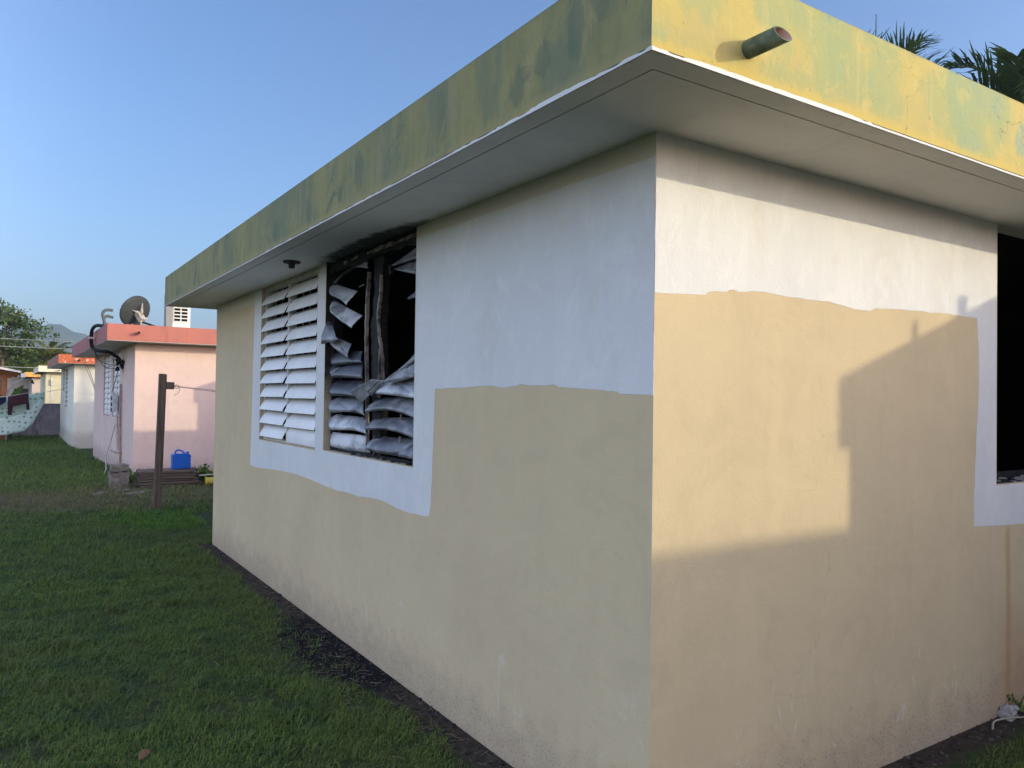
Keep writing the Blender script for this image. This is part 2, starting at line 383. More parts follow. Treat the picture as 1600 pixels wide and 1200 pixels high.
def hard(p): return p[1] in (2.515, 1.216, 1.206, 2.535, 2.549, 1.191) or p[0] in (1.882, 3.331, 3.497, 4.978, 3.656, 2.406)
def wiggle(pts, amp=.008, step=.03, seed=0, keep=()):
    """break the straight runs between points into a hand-brushed edge"""
    rr = random.Random(seed); out = []
    for i, p in enumerate(pts):
        q = pts[(i+1) % len(pts)]; out.append(p)
        if hard(p) and hard(q): continue
        L = math.dist(p, q); n = int(L/step)
        if n < 2: continue
        nx, ny = -(q[1]-p[1])/L, (q[0]-p[0])/L; off = 0
        for k in range(1, n):
            off += rr.uniform(-amp, amp)*.6; off *= .9
            if rr.random() < .05: off += rr.uniform(-2.5, 2.5)*amp
            t = k/n; fade = min(1, 4*t, 4*(1-t))
            out.append((p[0]+(q[0]-p[0])*t+nx*off*fade, p[1]+(q[1]-p[1])*t+ny*off*fade))
    return out
def coat(name, pts, axis, pos, thick, mat, parent):
    """thin skin of paint standing 1-2 mm off a wall; pts are (u,z)"""
    P = (lambda u, z, d: (d, u, z)) if axis == 'x' else (lambda u, z, d: (u, d, z))
    n = len(pts)
    vo, eo, fo = delaunay_2d_cdt([Vector(p) for p in pts], [], [list(range(n))], 1, 1e-6)[:3]
    cen = [(vo[f[0]]+vo[f[1]]+vo[f[2]])/3 for f in fo]
    V = [P(v.x, v.y, pos-thick) for v in vo]; F = [tuple(f) for f in fo]; m_ = len(V)
    V += [P(v.x, v.y, pos+.001) for v in vo]
    cnt = {}
    for f in fo:
        for i in range(len(f)): e = tuple(sorted((f[i], f[(i+1) % len(f)]))); cnt[e] = cnt.get(e, 0)+1
    F += [(a, b, m_+b, m_+a) for (a, b), c_ in cnt.items() if c_ == 1]
    bm = bmesh.new(); vs = [bm.verts.new(v) for v in V]
    for f in F: bm.faces.new([vs[k] for k in f])
    bmesh.ops.recalc_face_normals(bm, faces=bm.faces)
    me = bpy.data.meshes.new(name); bm.to_mesh(me); bm.free(); me.materials.append(mat)
    for p in me.polygons: pass
    o = bpy.data.objects.new(name, me); COL.objects.link(o); o.parent = parent
    return o

# ------------------------------------------------------------------ ground
def gz(y):
    if y < 14: return 0.0
    if y < 30: return -.4*(y-14)/16
    return -.4
def ground_mat():
    m = Mt('lawn_soil', .95, .1); X, Y, Z = m.xyz()[0:3]
    g = m.mix(m.ramp(m.noise(3, 6, .65), .35, .65), (.045, .075, .028), (.065, .080, .035))
    g = m.mix(m.math('MULTIPLY', m.ramp(m.noise(30, 5, .7), .5, .7), .5), g, (.05, .04, .025))
    dirt = m.mix(m.ramp(m.noise(20, 6, .7), .35, .7), (.085, .066, .052), (.042, .034, .028))
    nz = m.noise(5, 5, .65)
    # bare strip along the west and south walls of the near house
    dx = m.math('ADD', X, m.math('MULTIPLY', nz, .22))
    near = m.math('MULTIPLY', m.ramp(dx, -.10, .0), m.math('MULTIPLY', m.ramp(Y, 7.2, 6.8), m.ramp(X, 5.0, 4.0)))
    dy = m.math('ADD', Y, m.math('MULTIPLY', nz, .2))
    near2 = m.math('MULTIPLY', m.ramp(dy, -.08, .0), m.math('MULTIPLY', m.ramp(Y, 7.2, 6.8), m.ramp(X, -.1, 0)))
    mm = m.math('MAXIMUM', near2, m.math('MULTIPLY', near, m.ramp(Y, -.1, .1)))
    # trodden brown earth in front of the plank pile
    br = m.blob(X, Y, -.4, 11.4, 2.6, 1.7, nz, .6)
    mm2 = m.math('MAXIMUM', mm, m.math('MULTIPLY', br, .8))
    c = m.mix(mm2, g, dirt)
    c = m.mix(m.math('MULTIPLY', br, .8), c, (.135, .098, .062))
    ash = m.blob(X, Y, -.08, 2.75, .30, .85, m.noise(8, 5, .7), .6)
    c = m.mix(ash, c, m.mix(m.ramp(m.noise(50, 4, .7), .55, .7), (.012, .012, .015), (.10, .10, .10)))
    m.col(c); m.bump(m.math('ADD', m.noise(45, 6, .7), m.math('MULTIPLY', m.noise(8, 4, .6), 2.0)), .9, .03)
    return m.m
ys = [-300, -100, -20] + [i*1.0 for i in range(-10, 46)] + [60, 90, 200, 700, 2000]
xs = [-1000, -600, -100, -30, -10, -5, -2, 0, 2, 5, 10, 30, 100, 600, 1000]
V = [(x, y, gz(y)) for y in ys for x in xs]; nx_ = len(xs)
F = [(j*nx_+i, j*nx_+i+1, (j+1)*nx_+i+1, (j+1)*nx_+i) for j in range(len(ys)-1) for i in range(nx_-1)]
tag(mesh('ground', V, F, ground_mat()), kind='structure')

# ------------------------------------------------------------------ a flat-roofed concrete house
HZ = 2.55; RZ = 2.86
def louver_panel(y0, y1, z0, z1, n, parent, mat, x=0.0, tilt=50, name='louvers', depth=.125, jit=0, mats2=None, last_closed=False, lift=0):
    mb = MB(); pitch = (z1-z0)/n; rr = random.Random(int(y0*977))
    for i in range(n):
        zc = z0+pitch*(i+.5); t = math.radians(tilt+rr.uniform(-jit, jit)); 
        if last_closed and i == 0: t = math.radians(78)
        NS = 6; prof = []
        for k in range(NS+1):
            s_ = (k/NS-.5)*depth; bow = .010*(1-(2*k/NS-1)**2)
            # s_ runs from lower/outer edge to upper/inner edge
            px_ = math.cos(t)*s_-math.sin(t)*bow; pz_ = math.sin(t)*s_+math.cos(t)*bow
            prof.append((x+px_, zc+pz_))
        sk = rr.uniform(-.002, .002)
        for (th) in (0,):
            V = []; 
            for yy, dz in ((y0, sk), (y1, -sk)):
                for p in prof: V.append((p[0], yy, p[1]+dz))
                for p in prof[::-1]: V.append((p[0]+math.sin(t)*.003+.0005, yy, p[1]+dz-.003))
            n2 = len(prof)*2
            Fs = [(k, (k+1) % n2, n2+(k+1) % n2, n2+k) for k in range(n2)]
            Fs += [tuple(range(n2))[::-1], tuple(range(n2, 2*n2))]
            mb.add(V, Fs)
    return mb.build(name, mat, parent)

def house(org, L, o, mats, label, windows, group='single storey houses in a row', wing=True, rear=True, W=8.5, zf=0.0, front_hole=None, far=False, roof_len=.38, name='flat_roof_house', wing_mirror=None):
    """org = south-west corner of the walls at z=0 of the house datum; walls reach down to zf"""
    x0, y0, z0 = org; o1, o2 = o
    R_ = empty(name, (x0, y0, z0), label, 'house', group)
    T = .13; out = mats['wall']; rev = mats.get('reveal', out); ins = M['soot'] if mats.get('burnt') else mats.get('inside', M['concrete'])
    wh = [(a, b, c, d) for a, b, c, d in windows]
    grid_wall('west_wall', 'x', 0, T, 0, L, zf, HZ, wh, [out, rev, ins], R_)
    sh = [front_hole] if front_hole else []
    grid_wall('south_wall', 'y', 0, T, T, W, zf, HZ, sh, [mats.get('wall_s', out), mats.get('sill', rev), ins], R_)
    grid_wall('north_wall', 'y', L, L-T, T, W, zf, HZ, [], [out, rev, ins], R_)
    grid_wall('east_wall', 'x', W, W-T, T, L-T, zf, HZ, [], [out, rev, ins], R_)
    mb = MB().box((T, T, zf-.02), (W-T, L-T, zf+.02)); mb.build('floor_slab', ins, R_)
    if wing:
        mb = MB(); mb.box((4.47, -3.33, zf), (W, -.001, HZ)); mb.build('porch_wing', out, R_)
    if rear:
        mb = MB(); mb.box((6.0, L+.001, zf), (W, L+1.6, HZ)); mb.build('rear_wing', out, R_)
    re = L+roof_len
    ol = [(-o1, -o2)]
    ol += [(4.43, -o2), (4.43, -3.37), (W+.4, -3.37)] if wing else [(W+.4, -o2)]
    ol += [(W+.4, re+1.36), (5.9, re+1.36), (5.9, re)] if rear else [(W+.4, re)]
    ol += [(-o1, re)]
    ol = ol
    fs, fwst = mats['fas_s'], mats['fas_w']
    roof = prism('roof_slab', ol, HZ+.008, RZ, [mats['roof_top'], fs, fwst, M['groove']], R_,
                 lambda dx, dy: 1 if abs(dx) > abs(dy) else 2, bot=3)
    return R_, roof

# ================= near house
FO = (.46, .463)
near, near_roof = house((0, 0, 0), 6.72, FO,
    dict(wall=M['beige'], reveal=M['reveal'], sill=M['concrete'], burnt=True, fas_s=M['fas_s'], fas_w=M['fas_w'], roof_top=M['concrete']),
    'large beige house nearest the camera with white primer patches, burnt window, olive roof edge',
    [(1.888, 3.325, 1.222, HZ), (3.502, 4.972, 1.213, 2.545)], front_hole=(2.412, 3.65, 1.197, HZ))
o1, o2 = FO; re = 6.72+.38
# soffit boards of plaster: an outer ring and the inner field, with the drip groove left open between them
def soffit_piece(name, ol, z0, z1): return prism(name, ol, z0, z1, M['soffit'], near_roof)
G = .085; g2 = .011
soffit_piece('soffit_edge', [(-o1+.003, -o2+.003), (4.4, -o2+.003), (4.4, -o2+G), (-o1+G, -o2+G), (-o1+G, re-.003), (-o1+.003, re-.003)], HZ-.004, HZ+.007)
soffit_piece('soffit_field', [(-o1+G+g2, -o2+G+g2), (4.4, -o2+G+g2), (4.4, .10), (.10, .10), (.10, re-.003), (-o1+G+g2, re-.003)], HZ-.001, HZ+.007)
MB().box((.1, .1, HZ-.02), (8.4, 6.6, HZ+.006)).build('ceiling', M['soot'], near)
# primer lapped over the lower edge of the fascia
def drip(axis, pos, u0, u1, seed, hi):
    rr = random.Random(seed); u = u0; h = .01
    top = []
    while u < u1:
        h += rr.uniform(-.0045, .004); a = hi(u); h = max(.0018, min(h, a)); top.append((u, HZ+h)); u += rr.uniform(.012, .04)
    top.append((u1, HZ+.003))
    coat('drip_edge_paint', [(u0, HZ-.0035), (u1, HZ-.0035)]+top[::-1], axis, pos, .0022, M['primer'], near_roof)
drip('y', -o2, -o1+.0, 4.3, 3, lambda u: .011 if u < .55 else .004)
drip('x', -o1, -o2-.0, re, 4, lambda u: .012 if u < .6 else (.006 if u < 3.2 else .003))
# primer coats on the walls
k_ = wiggle([(0.0, 2.462), (.35, 2.468), (.9, 2.472), (1.4, 2.478), (1.87, 2.484), (1.882, 2.484), (1.882, 1.216), (3.331, 1.216), (3.331, 2.515), (3.497, 2.515), (3.497, 1.206), (4.978, 1.206), (4.978, 2.535),
     (5.20, 2.535), (5.218, 1.9), (5.238, 1.2), (5.256, .965), (5.06, .955), (4.65, .975), (4.295, .990), (3.808, .996), (3.5, .985), (3.247, .973), (2.999, .967), (2.8, .975), (2.66, .970), (2.45, .985), (2.266, .986), (2.05, .968), (1.919, .965), (1.72, .972), (1.683, .980), (1.667, 1.036), (1.650, 1.34), (1.638, 1.652),
     (1.45, 1.655), (1.269, 1.659), (1.057, 1.664), (.99, 1.655), (.953, 1.655), (.87, 1.662), (.824, 1.671), (.764, 1.663), (.633, 1.663), (.583, 1.667), (.543, 1.656), (.42, 1.650), (.299, 1.645), (.189, 1.638), (.171, 1.630), (0.0, 1.626)],
     .0014, .012, 5)
coat('primer_coat', k_, 'x', 0, .0012, M['primer'], near)
k_ = wiggle([(-.0005, 1.984), (.115, 1.990), (.212, 1.995), (.252, 1.997), (.269, 2.01), (.31, 2.016), (.365, 2.018), (.382, 2.028), (.508, 2.033), (.583, 2.036), (.699, 2.029), (.84, 2.027), (.924, 2.029), (.98, 2.032), (1.114, 2.017), (1.287, 2.013), (1.326, 2.028), (1.486, 2.036), (1.697, 2.043), (1.753, 2.040), (1.941, 2.047), (2.043, 2.045), (2.204, 2.046), (2.222, 1.90), (2.226, 1.712), (2.202, 1.39), (2.191, 1.198), (2.179, 1.167), (2.181, .998), (2.433, .984), (2.711, .972), (3.3, .96), (3.895, .97), (3.9, 2.549),
     (3.656, 2.549), (3.656, 1.191), (2.406, 1.191), (2.406, 2.549), (-.0005, 2.549)], .0016, .012, 9)
coat('primer_coat', k_, 'y', 0, .0012, M['primer'], near)
# rain spout through the fascia
mb = MB(); a = Vector((-.078, -o2+.02, 2.645)); b = Vector((-.070, -o2-.118, 2.650))
k0 = len(mb.V); mb.pipe(a, b, .0275, .0238, 28, 0, 1)
for q in range(k0+28, k0+84):                                        # the end is sawn on the slant
    x, y, z = mb.V[q]; mb.V[q] = (x, y-.55*(2.650-z)-.25*(x+.07), z)
def spout_mat():
    m = Mt('spout_paint', .6, .35)
    c = m.mix(m.ramp(m.noise(14, 5, .7), .4, .65), (.16, .19, .10), (.07, .10, .06))
    c = m.mix(m.ramp(m.noise(9, 4, .6, loc=(4, 4, 1)), .6, .68), c, (.42, .37, .16)); m.col(c); return m.m
M['spout'] = spout_mat(); M['terra'] = simple('spout_inside', (.46, .30, .24), (.30, .19, .14), 20)
mb.build('rain_spout', [M['spout'], M['terra']], near_roof)
# roof vents whose shadows fall on the south wall
mb = MB(); mb.tube([(4.50, -2.44, RZ), (4.50, -2.44, 2.965)], .035, 12); mb.build('roof_vent', M['concrete'], near_roof)
mb = MB(); mb.tube([(4.50, -2.86, RZ), (4.50, -2.86, 2.96)], .02, 10); mb.build('roof_vent', M['concrete'], near_roof)
# soffit lamp holder, scorched
mb = MB(); 
def disc(mb, c, r0, z0, r1, z1, n=24, mi=0):
    V = [(c[0]+math.cos(2*PI*k/n)*r0, c[1]+math.sin(2*PI*k/n)*r0, z0) for k in range(n)]+[(c[0]+math.cos(2*PI*k/n)*r1, c[1]+math.sin(2*PI*k/n)*r1, z1) for k in range(n)]
    mb.add(V, [(k, (k+1) % n, n+(k+1) % n, n+k) for k in range(n)]+[tuple(range(n)), tuple(range(n, 2*n))[::-1]], mi)
disc(mb, (-.215, 3.43), .062, HZ+.003, .058, HZ-.014); disc(mb, (-.215, 3.43), .024, HZ-.014, .021, HZ-.05)
mb.build('lamp_holder', simple('scorched_plastic', (.03, .03, .03), (.09, .08, .075), 20), near_roof)

# ---- sound louvered window
win = MB()
fx0, fx1 = .035, .085
yA, yB, yC = 3.502, 4.262, 4.972
for a, b, c, d in ((yA, yA+.03, 1.213, 2.545), (yC-.03, yC, 1.213, 2.545)): win.box((fx0, a, c), (fx1, b, d))
win.box((fx0, yA+.03, 2.515), (fx1, yC-.03, 2.545)); win.box((fx0, yA+.03, 1.213), (fx1, yC-.03, 1.24))
win.box((fx0-.012, yB-.014, 1.24), (fx1, yB+.014, 2.515))
# the crank arms and flyscreen wires seen between the slats
for yy in (3.72, 3.9, 4.06, 4.45, 4.62, 4.8): win.box((.075, yy-.003, 1.24), (.081, yy+.003, 2.515))
wf = win.build('louvered_window', M['oldwhite'], near)
wf['label'] = 'intact window with two columns of white metal louvers'
louver_panel(yB+.016, yC-.02, 1.245, 2.50, 11, wf, M['louver'], x=.030, tilt=54, jit=2.5, depth=.136)
louver_panel(yA+.02, yB-.016, 1.235, 2.505, 11, wf, M['louver'], x=.034, tilt=57, jit=2.5, depth=.136, last_closed=True)

# ---- burnt window
bw = MB(); y0, y1 = 1.888, 3.325
bw.box((.05, y1-.03, 1.222), (.10, y1, 2.548)); bw.box((.05, y0, 1.222), (.10, y0+.03, 2.548)); bw.box((.05, y0+.03, 1.222), (.10, y1-.03, 1.242))
bf = bw.build('burnt_window', M['char'], near); bf['label'] = 'burnt window with buckled smoke blackened louvers and charred mullion'
def ragged(name, pts, wid, mat, x, th, parent, seed=0, jag=.006):
    """a warped strip through (y,z) points, uneven width, real thickness"""
    rr = random.Random(seed); P = []
    for i in range(len(pts)-1):
        for k in range(8):
            t = k/8; P.append((pts[i][0]+(pts[i+1][0]-pts[i][0])*t, pts[i][1]+(pts[i+1][1]-pts[i][1])*t, wid[i]+(wid[i+1]-wid[i])*t))
    P.append((*pts[-1], wid[-1])); V = []; F = []
    for i, (y, z, w_) in enumerate(P):
        a = P[max(i-1, 0)]; b = P[min(i+1, len(P)-1)]; d = Vector((b[0]-a[0], b[1]-a[1])).normalized(); n = Vector((-d.y, d.x))
        w1 = w_/2+rr.uniform(-jag, jag); w2 = w_/2+rr.uniform(-jag, jag); xx = x+rr.uniform(-.002, .002)
        for xo in (0, th):
            V += [(xx+xo, y+n.x*w1, z+n.y*w1), (xx+xo, y-n.x*w2, z-n.y*w2)]
    for i in range(len(P)-1):
        k = i*4; F += [(k, k+1, k+5, k+4), (k+2, k+6, k+7, k+3), (k, k+4, k+6, k+2), (k+1, k+3, k+7, k+5)]
    F += [(0, 2, 3, 1), (4*len(P)-4, 4*len(P)-3, 4*len(P)-1, 4*len(P)-2)]
    return mesh(name, V, F, mat, parent)
ragged('charred_mullion', [(2.53, 2.52), (2.53, 2.3), (2.57, 2.05), (2.55, 1.85), (2.53, 1.6), (2.52, 1.23)], [.16, .12, .13, .15, .13, .13], M['char'], .055, .05, bf, 1, .012)
ragged('frame_edge', [(2.655, 2.40), (2.675, 2.25), (2.690, 2.08), (2.682, 1.9), (2.655, 1.6), (2.638, 1.26)], [.010, .016, .012, .012, .008, .008], M['peel'], .035, .022, bf, 2, .003)
ragged('frame_edge', [(2.465, 2.36), (2.475, 2.24), (2.505, 2.12), (2.50, 2.05), (2.470, 1.95), (2.43, 1.85), (2.415, 1.70)], [.006, .018, .020, .006, .012, .008, .006], M['peel'], .038, .018, bf, 3, .005)
ragged('frame_edge', [(2.445, 1.90), (2.452, 1.72), (2.455, 1.6)], [.012, .016, .01], M['peel'], .03, .016, bf, 4, .003)
ragged('charred_header', [(3.31, 2.505), (2.9, 2.50), (2.5, 2.505), (1.9, 2.505)], [.07, .07, .06, .08], M['char'], .02, .05, bf, 5, .010)
ragged('header_paint', [(2.62, 2.512), (2.4, 2.516), (2.2, 2.512), (1.9, 2.516)], [.010, .028, .018, .030], M['peel'], .012, .010, bf, 6, .006)
ragged('header_paint', [(3.02, 2.500), (2.96, 2.505)], [.03, .02], M['peel'], .010, .010, bf, 7, .004)
ragged('header_paint', [(2.88, 2.503), (2.78, 2.512)], [.012, .02], M['peel'], .010, .010, bf, 8, .004)
ragged('crank_bar', [(2.74, 2.2), (2.745, 1.9), (2.72, 1.26)], [.012, .012, .012], M['char'], .06, .01, bf, 9, .001)
ragged('crank_bar', [(2.32, 2.40), (2.30, 2.34)], [.03, .03], M['char'], .03, .02, bf, 12, .004)
ragged('crank_bar', [(2.79, 2.318), (2.70, 2.325)], [.006, .006], M['peel'], .03, .006, bf, 13, .001)
for q, (yy, za, zb) in enumerate(((2.155, 1.47, 1.505), (2.165, 1.34, 1.375), (1.96, 1.34, 1.37), (1.96, 1.47, 1.495), (2.54, 1.24, 1.36))):
    ragged('louver_clip', [(yy, za), (yy, zb)], [.014, .012], M['peel'], .045, .01, bf, 20+q, .001)

def sheet(name, c, mat, parent, x=(.03, .03, .03, .03), bulge=.03, sag=0., fold=0., seed=0, curl=0, nu=32, nv=12, th=.0018, be=.6):
    """a warped louver blade. c = TL, TR, BR, BL as (y,z) on the wall plane, x = depth of each corner"""
    rr = random.Random(seed); ph = rr.uniform(0, 6); V = []
    kinks = [(rr.uniform(.1, .95), rr.uniform(.004, .012), rr.uniform(-.9, .9)) for _ in range(1)]; jag = [rr.uniform(-.0008, .0008) for _ in range(5)]
    def P(u, v):
        w4 = ((1-u)*(1-v), u*(1-v), u*v, (1-u)*v)
        y = sum(a*p[0] for a, p in zip(w4, c)); z = sum(a*p[1] for a, p in zip(w4, c)); xx = sum(a*b for a, b in zip(w4, x))
        xx -= bulge*math.sin(PI*min(1, v*1.0))**.7*(1-be*u*u) + curl*(v**3)
        xx += fold*math.sin(PI*2*u*1.3+ph)*(.3+.7*v) + .003*math.sin(4*u+ph*2)
        # sharp creases: the blade is kinked, not inflated
        for uc, am, sl in kinks: xx += am*max(0, 1-abs(u-uc-sl*(v-.5))/.07)
        if v > .85: xx += .010*(v-.85)/.15                                # rolled drip lip
        z += jag[min(len(jag)-1, int(u*len(jag)))]*max(0, (v-.8)/.2)
        z += sag*math.sin(PI*u)*v + .004*math.sin(4.5*u+ph)*v
        return Vector((xx, y, z))
    G_ = [[P(i/nu, j/nv) for i in range(nu+1)] for j in range(nv+1)]
    n = (nu+1)*(nv+1)
    for row in G_: V += row
    V += [p+Vector((th, 0, -.0005)) for row in G_ for p in row]
    F = []; W_ = nu+1
    for j in range(nv):
        for i in range(nu):
            a = j*W_+i; F += [(a, a+1, a+W_+1, a+W_), (n+a, n+a+W_, n+a+W_+1, n+a+1)]
    for i in range(nu): F += [(i, n+i, n+i+1, i+1), (nv*W_+i, nv*W_+i+1, n+nv*W_+i+1, n+nv*W_+i)]
    for j in range(nv): a = j*W_; b = a+nu; F += [(a, a+W_, n+a+W_, n+a), (b, n+b, n+b+W_, b+W_)]
    return mesh(name, V, F, mat, parent, smooth=True)
AL, AM, AD, AA = M['alu_light'], M['alu_mid'], M['alu_dark'], M['alu_ash']
Sd = 0
def S(c, mat, **k):
    # the corners were measured on the plane x = .05; carry each to its own depth along the line of sight it was measured on
    global Sd; Sd += 1; xs_ = k['x']; m0 = k.pop('m0', .05)
    c = [(y+(xx-m0)*(y-CAM_LOC[1])/(m0-CAM_LOC[0]), z+(xx-m0)*(z-CAM_LOC[2])/(m0-CAM_LOC[0])) for (y, z), xx in zip(c, xs_)]
    c = [(max(y, 1.894), z) for y, z in c] if m0 > 0 else c
    k['bulge'] = k.get('bulge', .03)*.5; k.setdefault('be', .85)
    sheet('bent_louver', c, mat, bf, seed=Sd, **k)
S([(3.30, 2.415), (2.68, 2.485), (2.70, 2.435), (3.31, 2.40)], AM, x=(.04, .04, .0, .02), bulge=.02, sag=.05)
S([(3.32, 2.405), (2.858, 2.299), (3.086, 2.231), (3.345, 2.317)], AL, x=(.07, .06, -.01, .0), bulge=.045)
S([(3.30, 2.284), (2.774, 2.131), (2.984, 2.066), (3.345, 2.181)], AL, x=(.06, .05, -.02, -.01), bulge=.045)
S([(3.20, 2.125), (3.12, 2.11), (3.018, 1.985), (3.345, 1.965)], AM, x=(.0, .03, -.03, -.045), bulge=.02, m0=-.03)
S([(3.31, 2.031), (2.944, 1.956), (3.04, 1.855), (3.32, 1.95)], AA, x=(.06, .04, .0, .02), bulge=.04)
S([(3.29, 1.92), (2.77, 1.90), (2.79, 1.823), (3.315, 1.821)], AD, x=(.08, .08, .02, .02), bulge=.03)
S([(3.30, 1.835), (2.74, 1.835), (2.77, 1.718), (3.320, 1.725)], AD, x=(.08, .08, .01, .01), bulge=.035, sag=.012)
S([(3.295, 1.712), (2.71, 1.712), (2.77, 1.593), (3.325, 1.600)], AD, x=(.08, .08, .01, .0), bulge=.04, sag=.008)
S([(3.295, 1.59), (2.71, 1.603), (2.71, 1.478), (3.325, 1.483)], AM, x=(.08, .08, .01, .0), bulge=.045, sag=.02, fold=.006)
S([(3.30, 1.478), (2.65, 1.470), (2.67, 1.360), (3.325, 1.362)], AL, x=(.08, .08, .01, .0), bulge=.045, sag=.016, fold=.006)
S([(3.30, 1.350), (2.64, 1.355), (2.62, 1.243), (3.32, 1.243)], AL, x=(.06, .06, .03, .03), bulge=.012)
S([(2.07, 1.80), (1.89, 1.905), (1.89, 1.815), (2.244, 1.745)], AM, x=(.05, .05, .0, .02), bulge=.02)
S([(2.199, 1.764), (1.89, 1.85), (1.89, 1.720), (2.427, 1.683)], AA, x=(.06, .05, -.01, .0), bulge=.025)
S([(2.427, 1.690), (1.89, 1.725), (1.89, 1.605), (2.583, 1.619)], AL, x=(.07, .07, .0, .0), bulge=.035)
S([(2.462, 1.597), (1.89, 1.61), (1.89, 1.488), (2.713, 1.503)], AA, x=(.08, .08, .0, .0), bulge=.035, sag=.022)
S([(2.496, 1.475), (1.89, 1.495), (1.89, 1.365), (2.697, 1.384)], AA, x=(.08, .08, .0, .0), bulge=.035, sag=.030)
S([(2.492, 1.362), (1.89, 1.372), (1.89, 1.25), (2.692, 1.262)], AM, x=(.08, .08, .01, .01), bulge=.04, fold=.008)
S([(2.33, 2.401), (1.90, 2.468), (1.90, 2.40), (2.306, 2.391)], AM, x=(.05, .05, .01, .02), bulge=.01)
S([(2.29, 2.373), (1.90, 2.395), (1.90, 2.292), (2.268, 2.367)], AM, x=(.06, .06, .01, .02), bulge=.015)
S([(2.085, 2.179), (1.89, 2.236), (1.89, 2.165), (2.076, 2.171)], AM, x=(.05, .05, .01, .03), bulge=.01)
S([(2.42, 1.712), (2.215, 1.70), (2.42, 1.610), (2.60, 1.650)], AA, x=(-.02, .02, -.01, -.03), bulge=.008, m0=-.03)
S([(2.50, 1.690), (2.45, 1.610), (2.60, 1.555), (2.765, 1.628)], AA, x=(-.022, -.012, -.02, -.05), bulge=.012, m0=-.03)
# ash and flaked paint on the sill
mb = MB(); rr = random.Random(3)
for i in range(90):
    yy = rr.uniform(1.90, 2.8); xx = rr.uniform(.004, .10); s_ = rr.uniform(.004, .02)
    Mx = Matrix.Translation((xx, yy, 1.224+s_*.15)) @ Matrix.Rotation(rr.uniform(0, 6), 4, 'Z') @ Matrix.Rotation(rr.uniform(-.4, .4), 4, 'X')
    mb.box((-s_, -s_*.5, -s_*.1), (s_, s_*.5, s_*.12), rr.choice((0, 0, 1)), Mx)
mb.build('sill_ash', [M['char'], M['alu_ash']], bf)
# ---- south window opening: sill and rubble
mb = MB(); rr = random.Random(5)
for i in range(120):
    xx = rr.uniform(2.42, 3.6); yy = rr.uniform(.008, .12); s_ = rr.uniform(.004, .02)
    Mx = Matrix.Translation((xx, yy, 1.199+s_*.2)) @ Matrix.Rotation(rr.uniform(0, 6), 4, 'Z') @ Matrix.Rotation(rr.uniform(-.4, .4), 4, 'X')
    mb.box((-s_, -s_*.6, -s_*.2), (s_, s_*.6, s_*.25), rr.choice((0, 1, 1)), Mx)
mb.box((2.45, .02, 1.1975), (3.6, .12, 1.2015), 0)
mb.build('sill_rubble', [M['char'], M['concrete']], near)
# soot lining behind the south opening lip
MB().box((2.415, .128, 1.18), (3.645, .131, 1.24)).build('charred_sill_lip', M['char'], near)

# ================= neighbours
def plain_fascia(name, c, c2, chips=None):
    m = Mt(name, .8, .2)
    q = m.mix(m.ramp(m.noise(3, 6, .65, (1, 1, .6)), .35, .68), c, c2)
    q = m.mix(m.math('MULTIPLY', m.ramp(m.noise(1, 4, .6, (8, 8, 1.5)), .55, .7), .3), q, tuple(x*.6 for x in c))
    if chips: q = m.mix(m.ramp(m.noise(8, 4, .6, loc=(3, 3, 3)), .60, .64), q, chips)
    m.col(q); m.bump(m.noise(40, 4, .6), .2, .006); return m.m
def win_simple(y0, y1, z0, z1, cols, n, parent, mat, back=M['soot'], frame=None, tilt=60, label=None):
    mb = MB(); mb.box((.03, y0, z0), (.07, y0+.04, z1)); mb.box((.03, y1-.04, z0), (.07, y1, z1)); mb.box((.03, y0+.04, z1-.04), (.07, y1-.04, z1)); mb.box((.03, y0+.04, z0), (.07, y1-.04, z0+.03))
    ws = (y1-y0-.08)/cols
    for i in range(1, cols): mb.box((.02, y0+.04+ws*i-.015, z0+.03), (.07, y0+.04+ws*i+.015, z1-.04))
    f = mb.build('louvered_window', frame or M['oldwhite'], parent)
    if label: f['label'] = label
    for i in range(cols): louver_panel(y0+.045+ws*i+.012, y0+.035+ws*(i+1)-.012, z0+.03, z1-.04, n, f, mat, x=.035, tilt=tilt, jit=3)
    return f
def spout(parent, x, z, y, mat, l=.12):
    MB().pipe((x, y+.02, z), (x, y-l, z+.004), .03, .024, 16, 0, 1).build('rain_spout', [mat, M['soot']], parent)
def soffit_under(parent, L, o, mat, W=8.5):
    prism('soffit', [(-o[0]+.004, -o[1]+.004), (4.4, -o[1]+.004), (4.4, .1), (.1, .1), (.1, L+.35), (-o[0]+.004, L+.35)], HZ, HZ+.007, mat, parent)

pink_w = wall_paint('pink_wall_paint', (.74, .56, .50), (.68, .51, .47)); pinkS = pink_w
M['pink_f'] = plain_fascia('coral_fascia', (.46, .165, .13), (.40, .155, .13)); M['pink_fw'] = plain_fascia('coral_fascia_dull', (.42, .17, .16), (.34, .15, .15))  # second coral is a little greyer, for the west edge
pale = simple('pale_soffit', (.60, .58, .54), (.50, .48, .46), 4)
pk, pkr = house((.17, 14.3, 0), 7.9, (.525, .45), dict(wall=pink_w, fas_s=M['pink_f'], fas_w=M['pink_fw'], roof_top=M['concrete'], inside=M['soot']),
    'pink house with coral roof edge and satellite dish, just beyond the wooden post',
    [(2.27, 3.62, 1.04, HZ-.03), (4.02, 5.52, 1.03, HZ-.03)], roof_len=.5, rear=True, zf=-.3)
soffit_under(pkr, 7.9, (.525, .45), pale)
mauve = simple('mauve_frame', (.45, .33, .33), (.35, .27, .28), 5)
win_simple(2.27, 3.62, 1.04, HZ-.03, 2, 11, pk, M['louver'], frame=mauve, tilt=80); win_simple(4.02, 5.52, 1.03, HZ-.03, 2, 11, pk, M['louver'], frame=mauve, tilt=80)
spout(pkr, -.02, 2.70, -.45, M['pink_fw'])
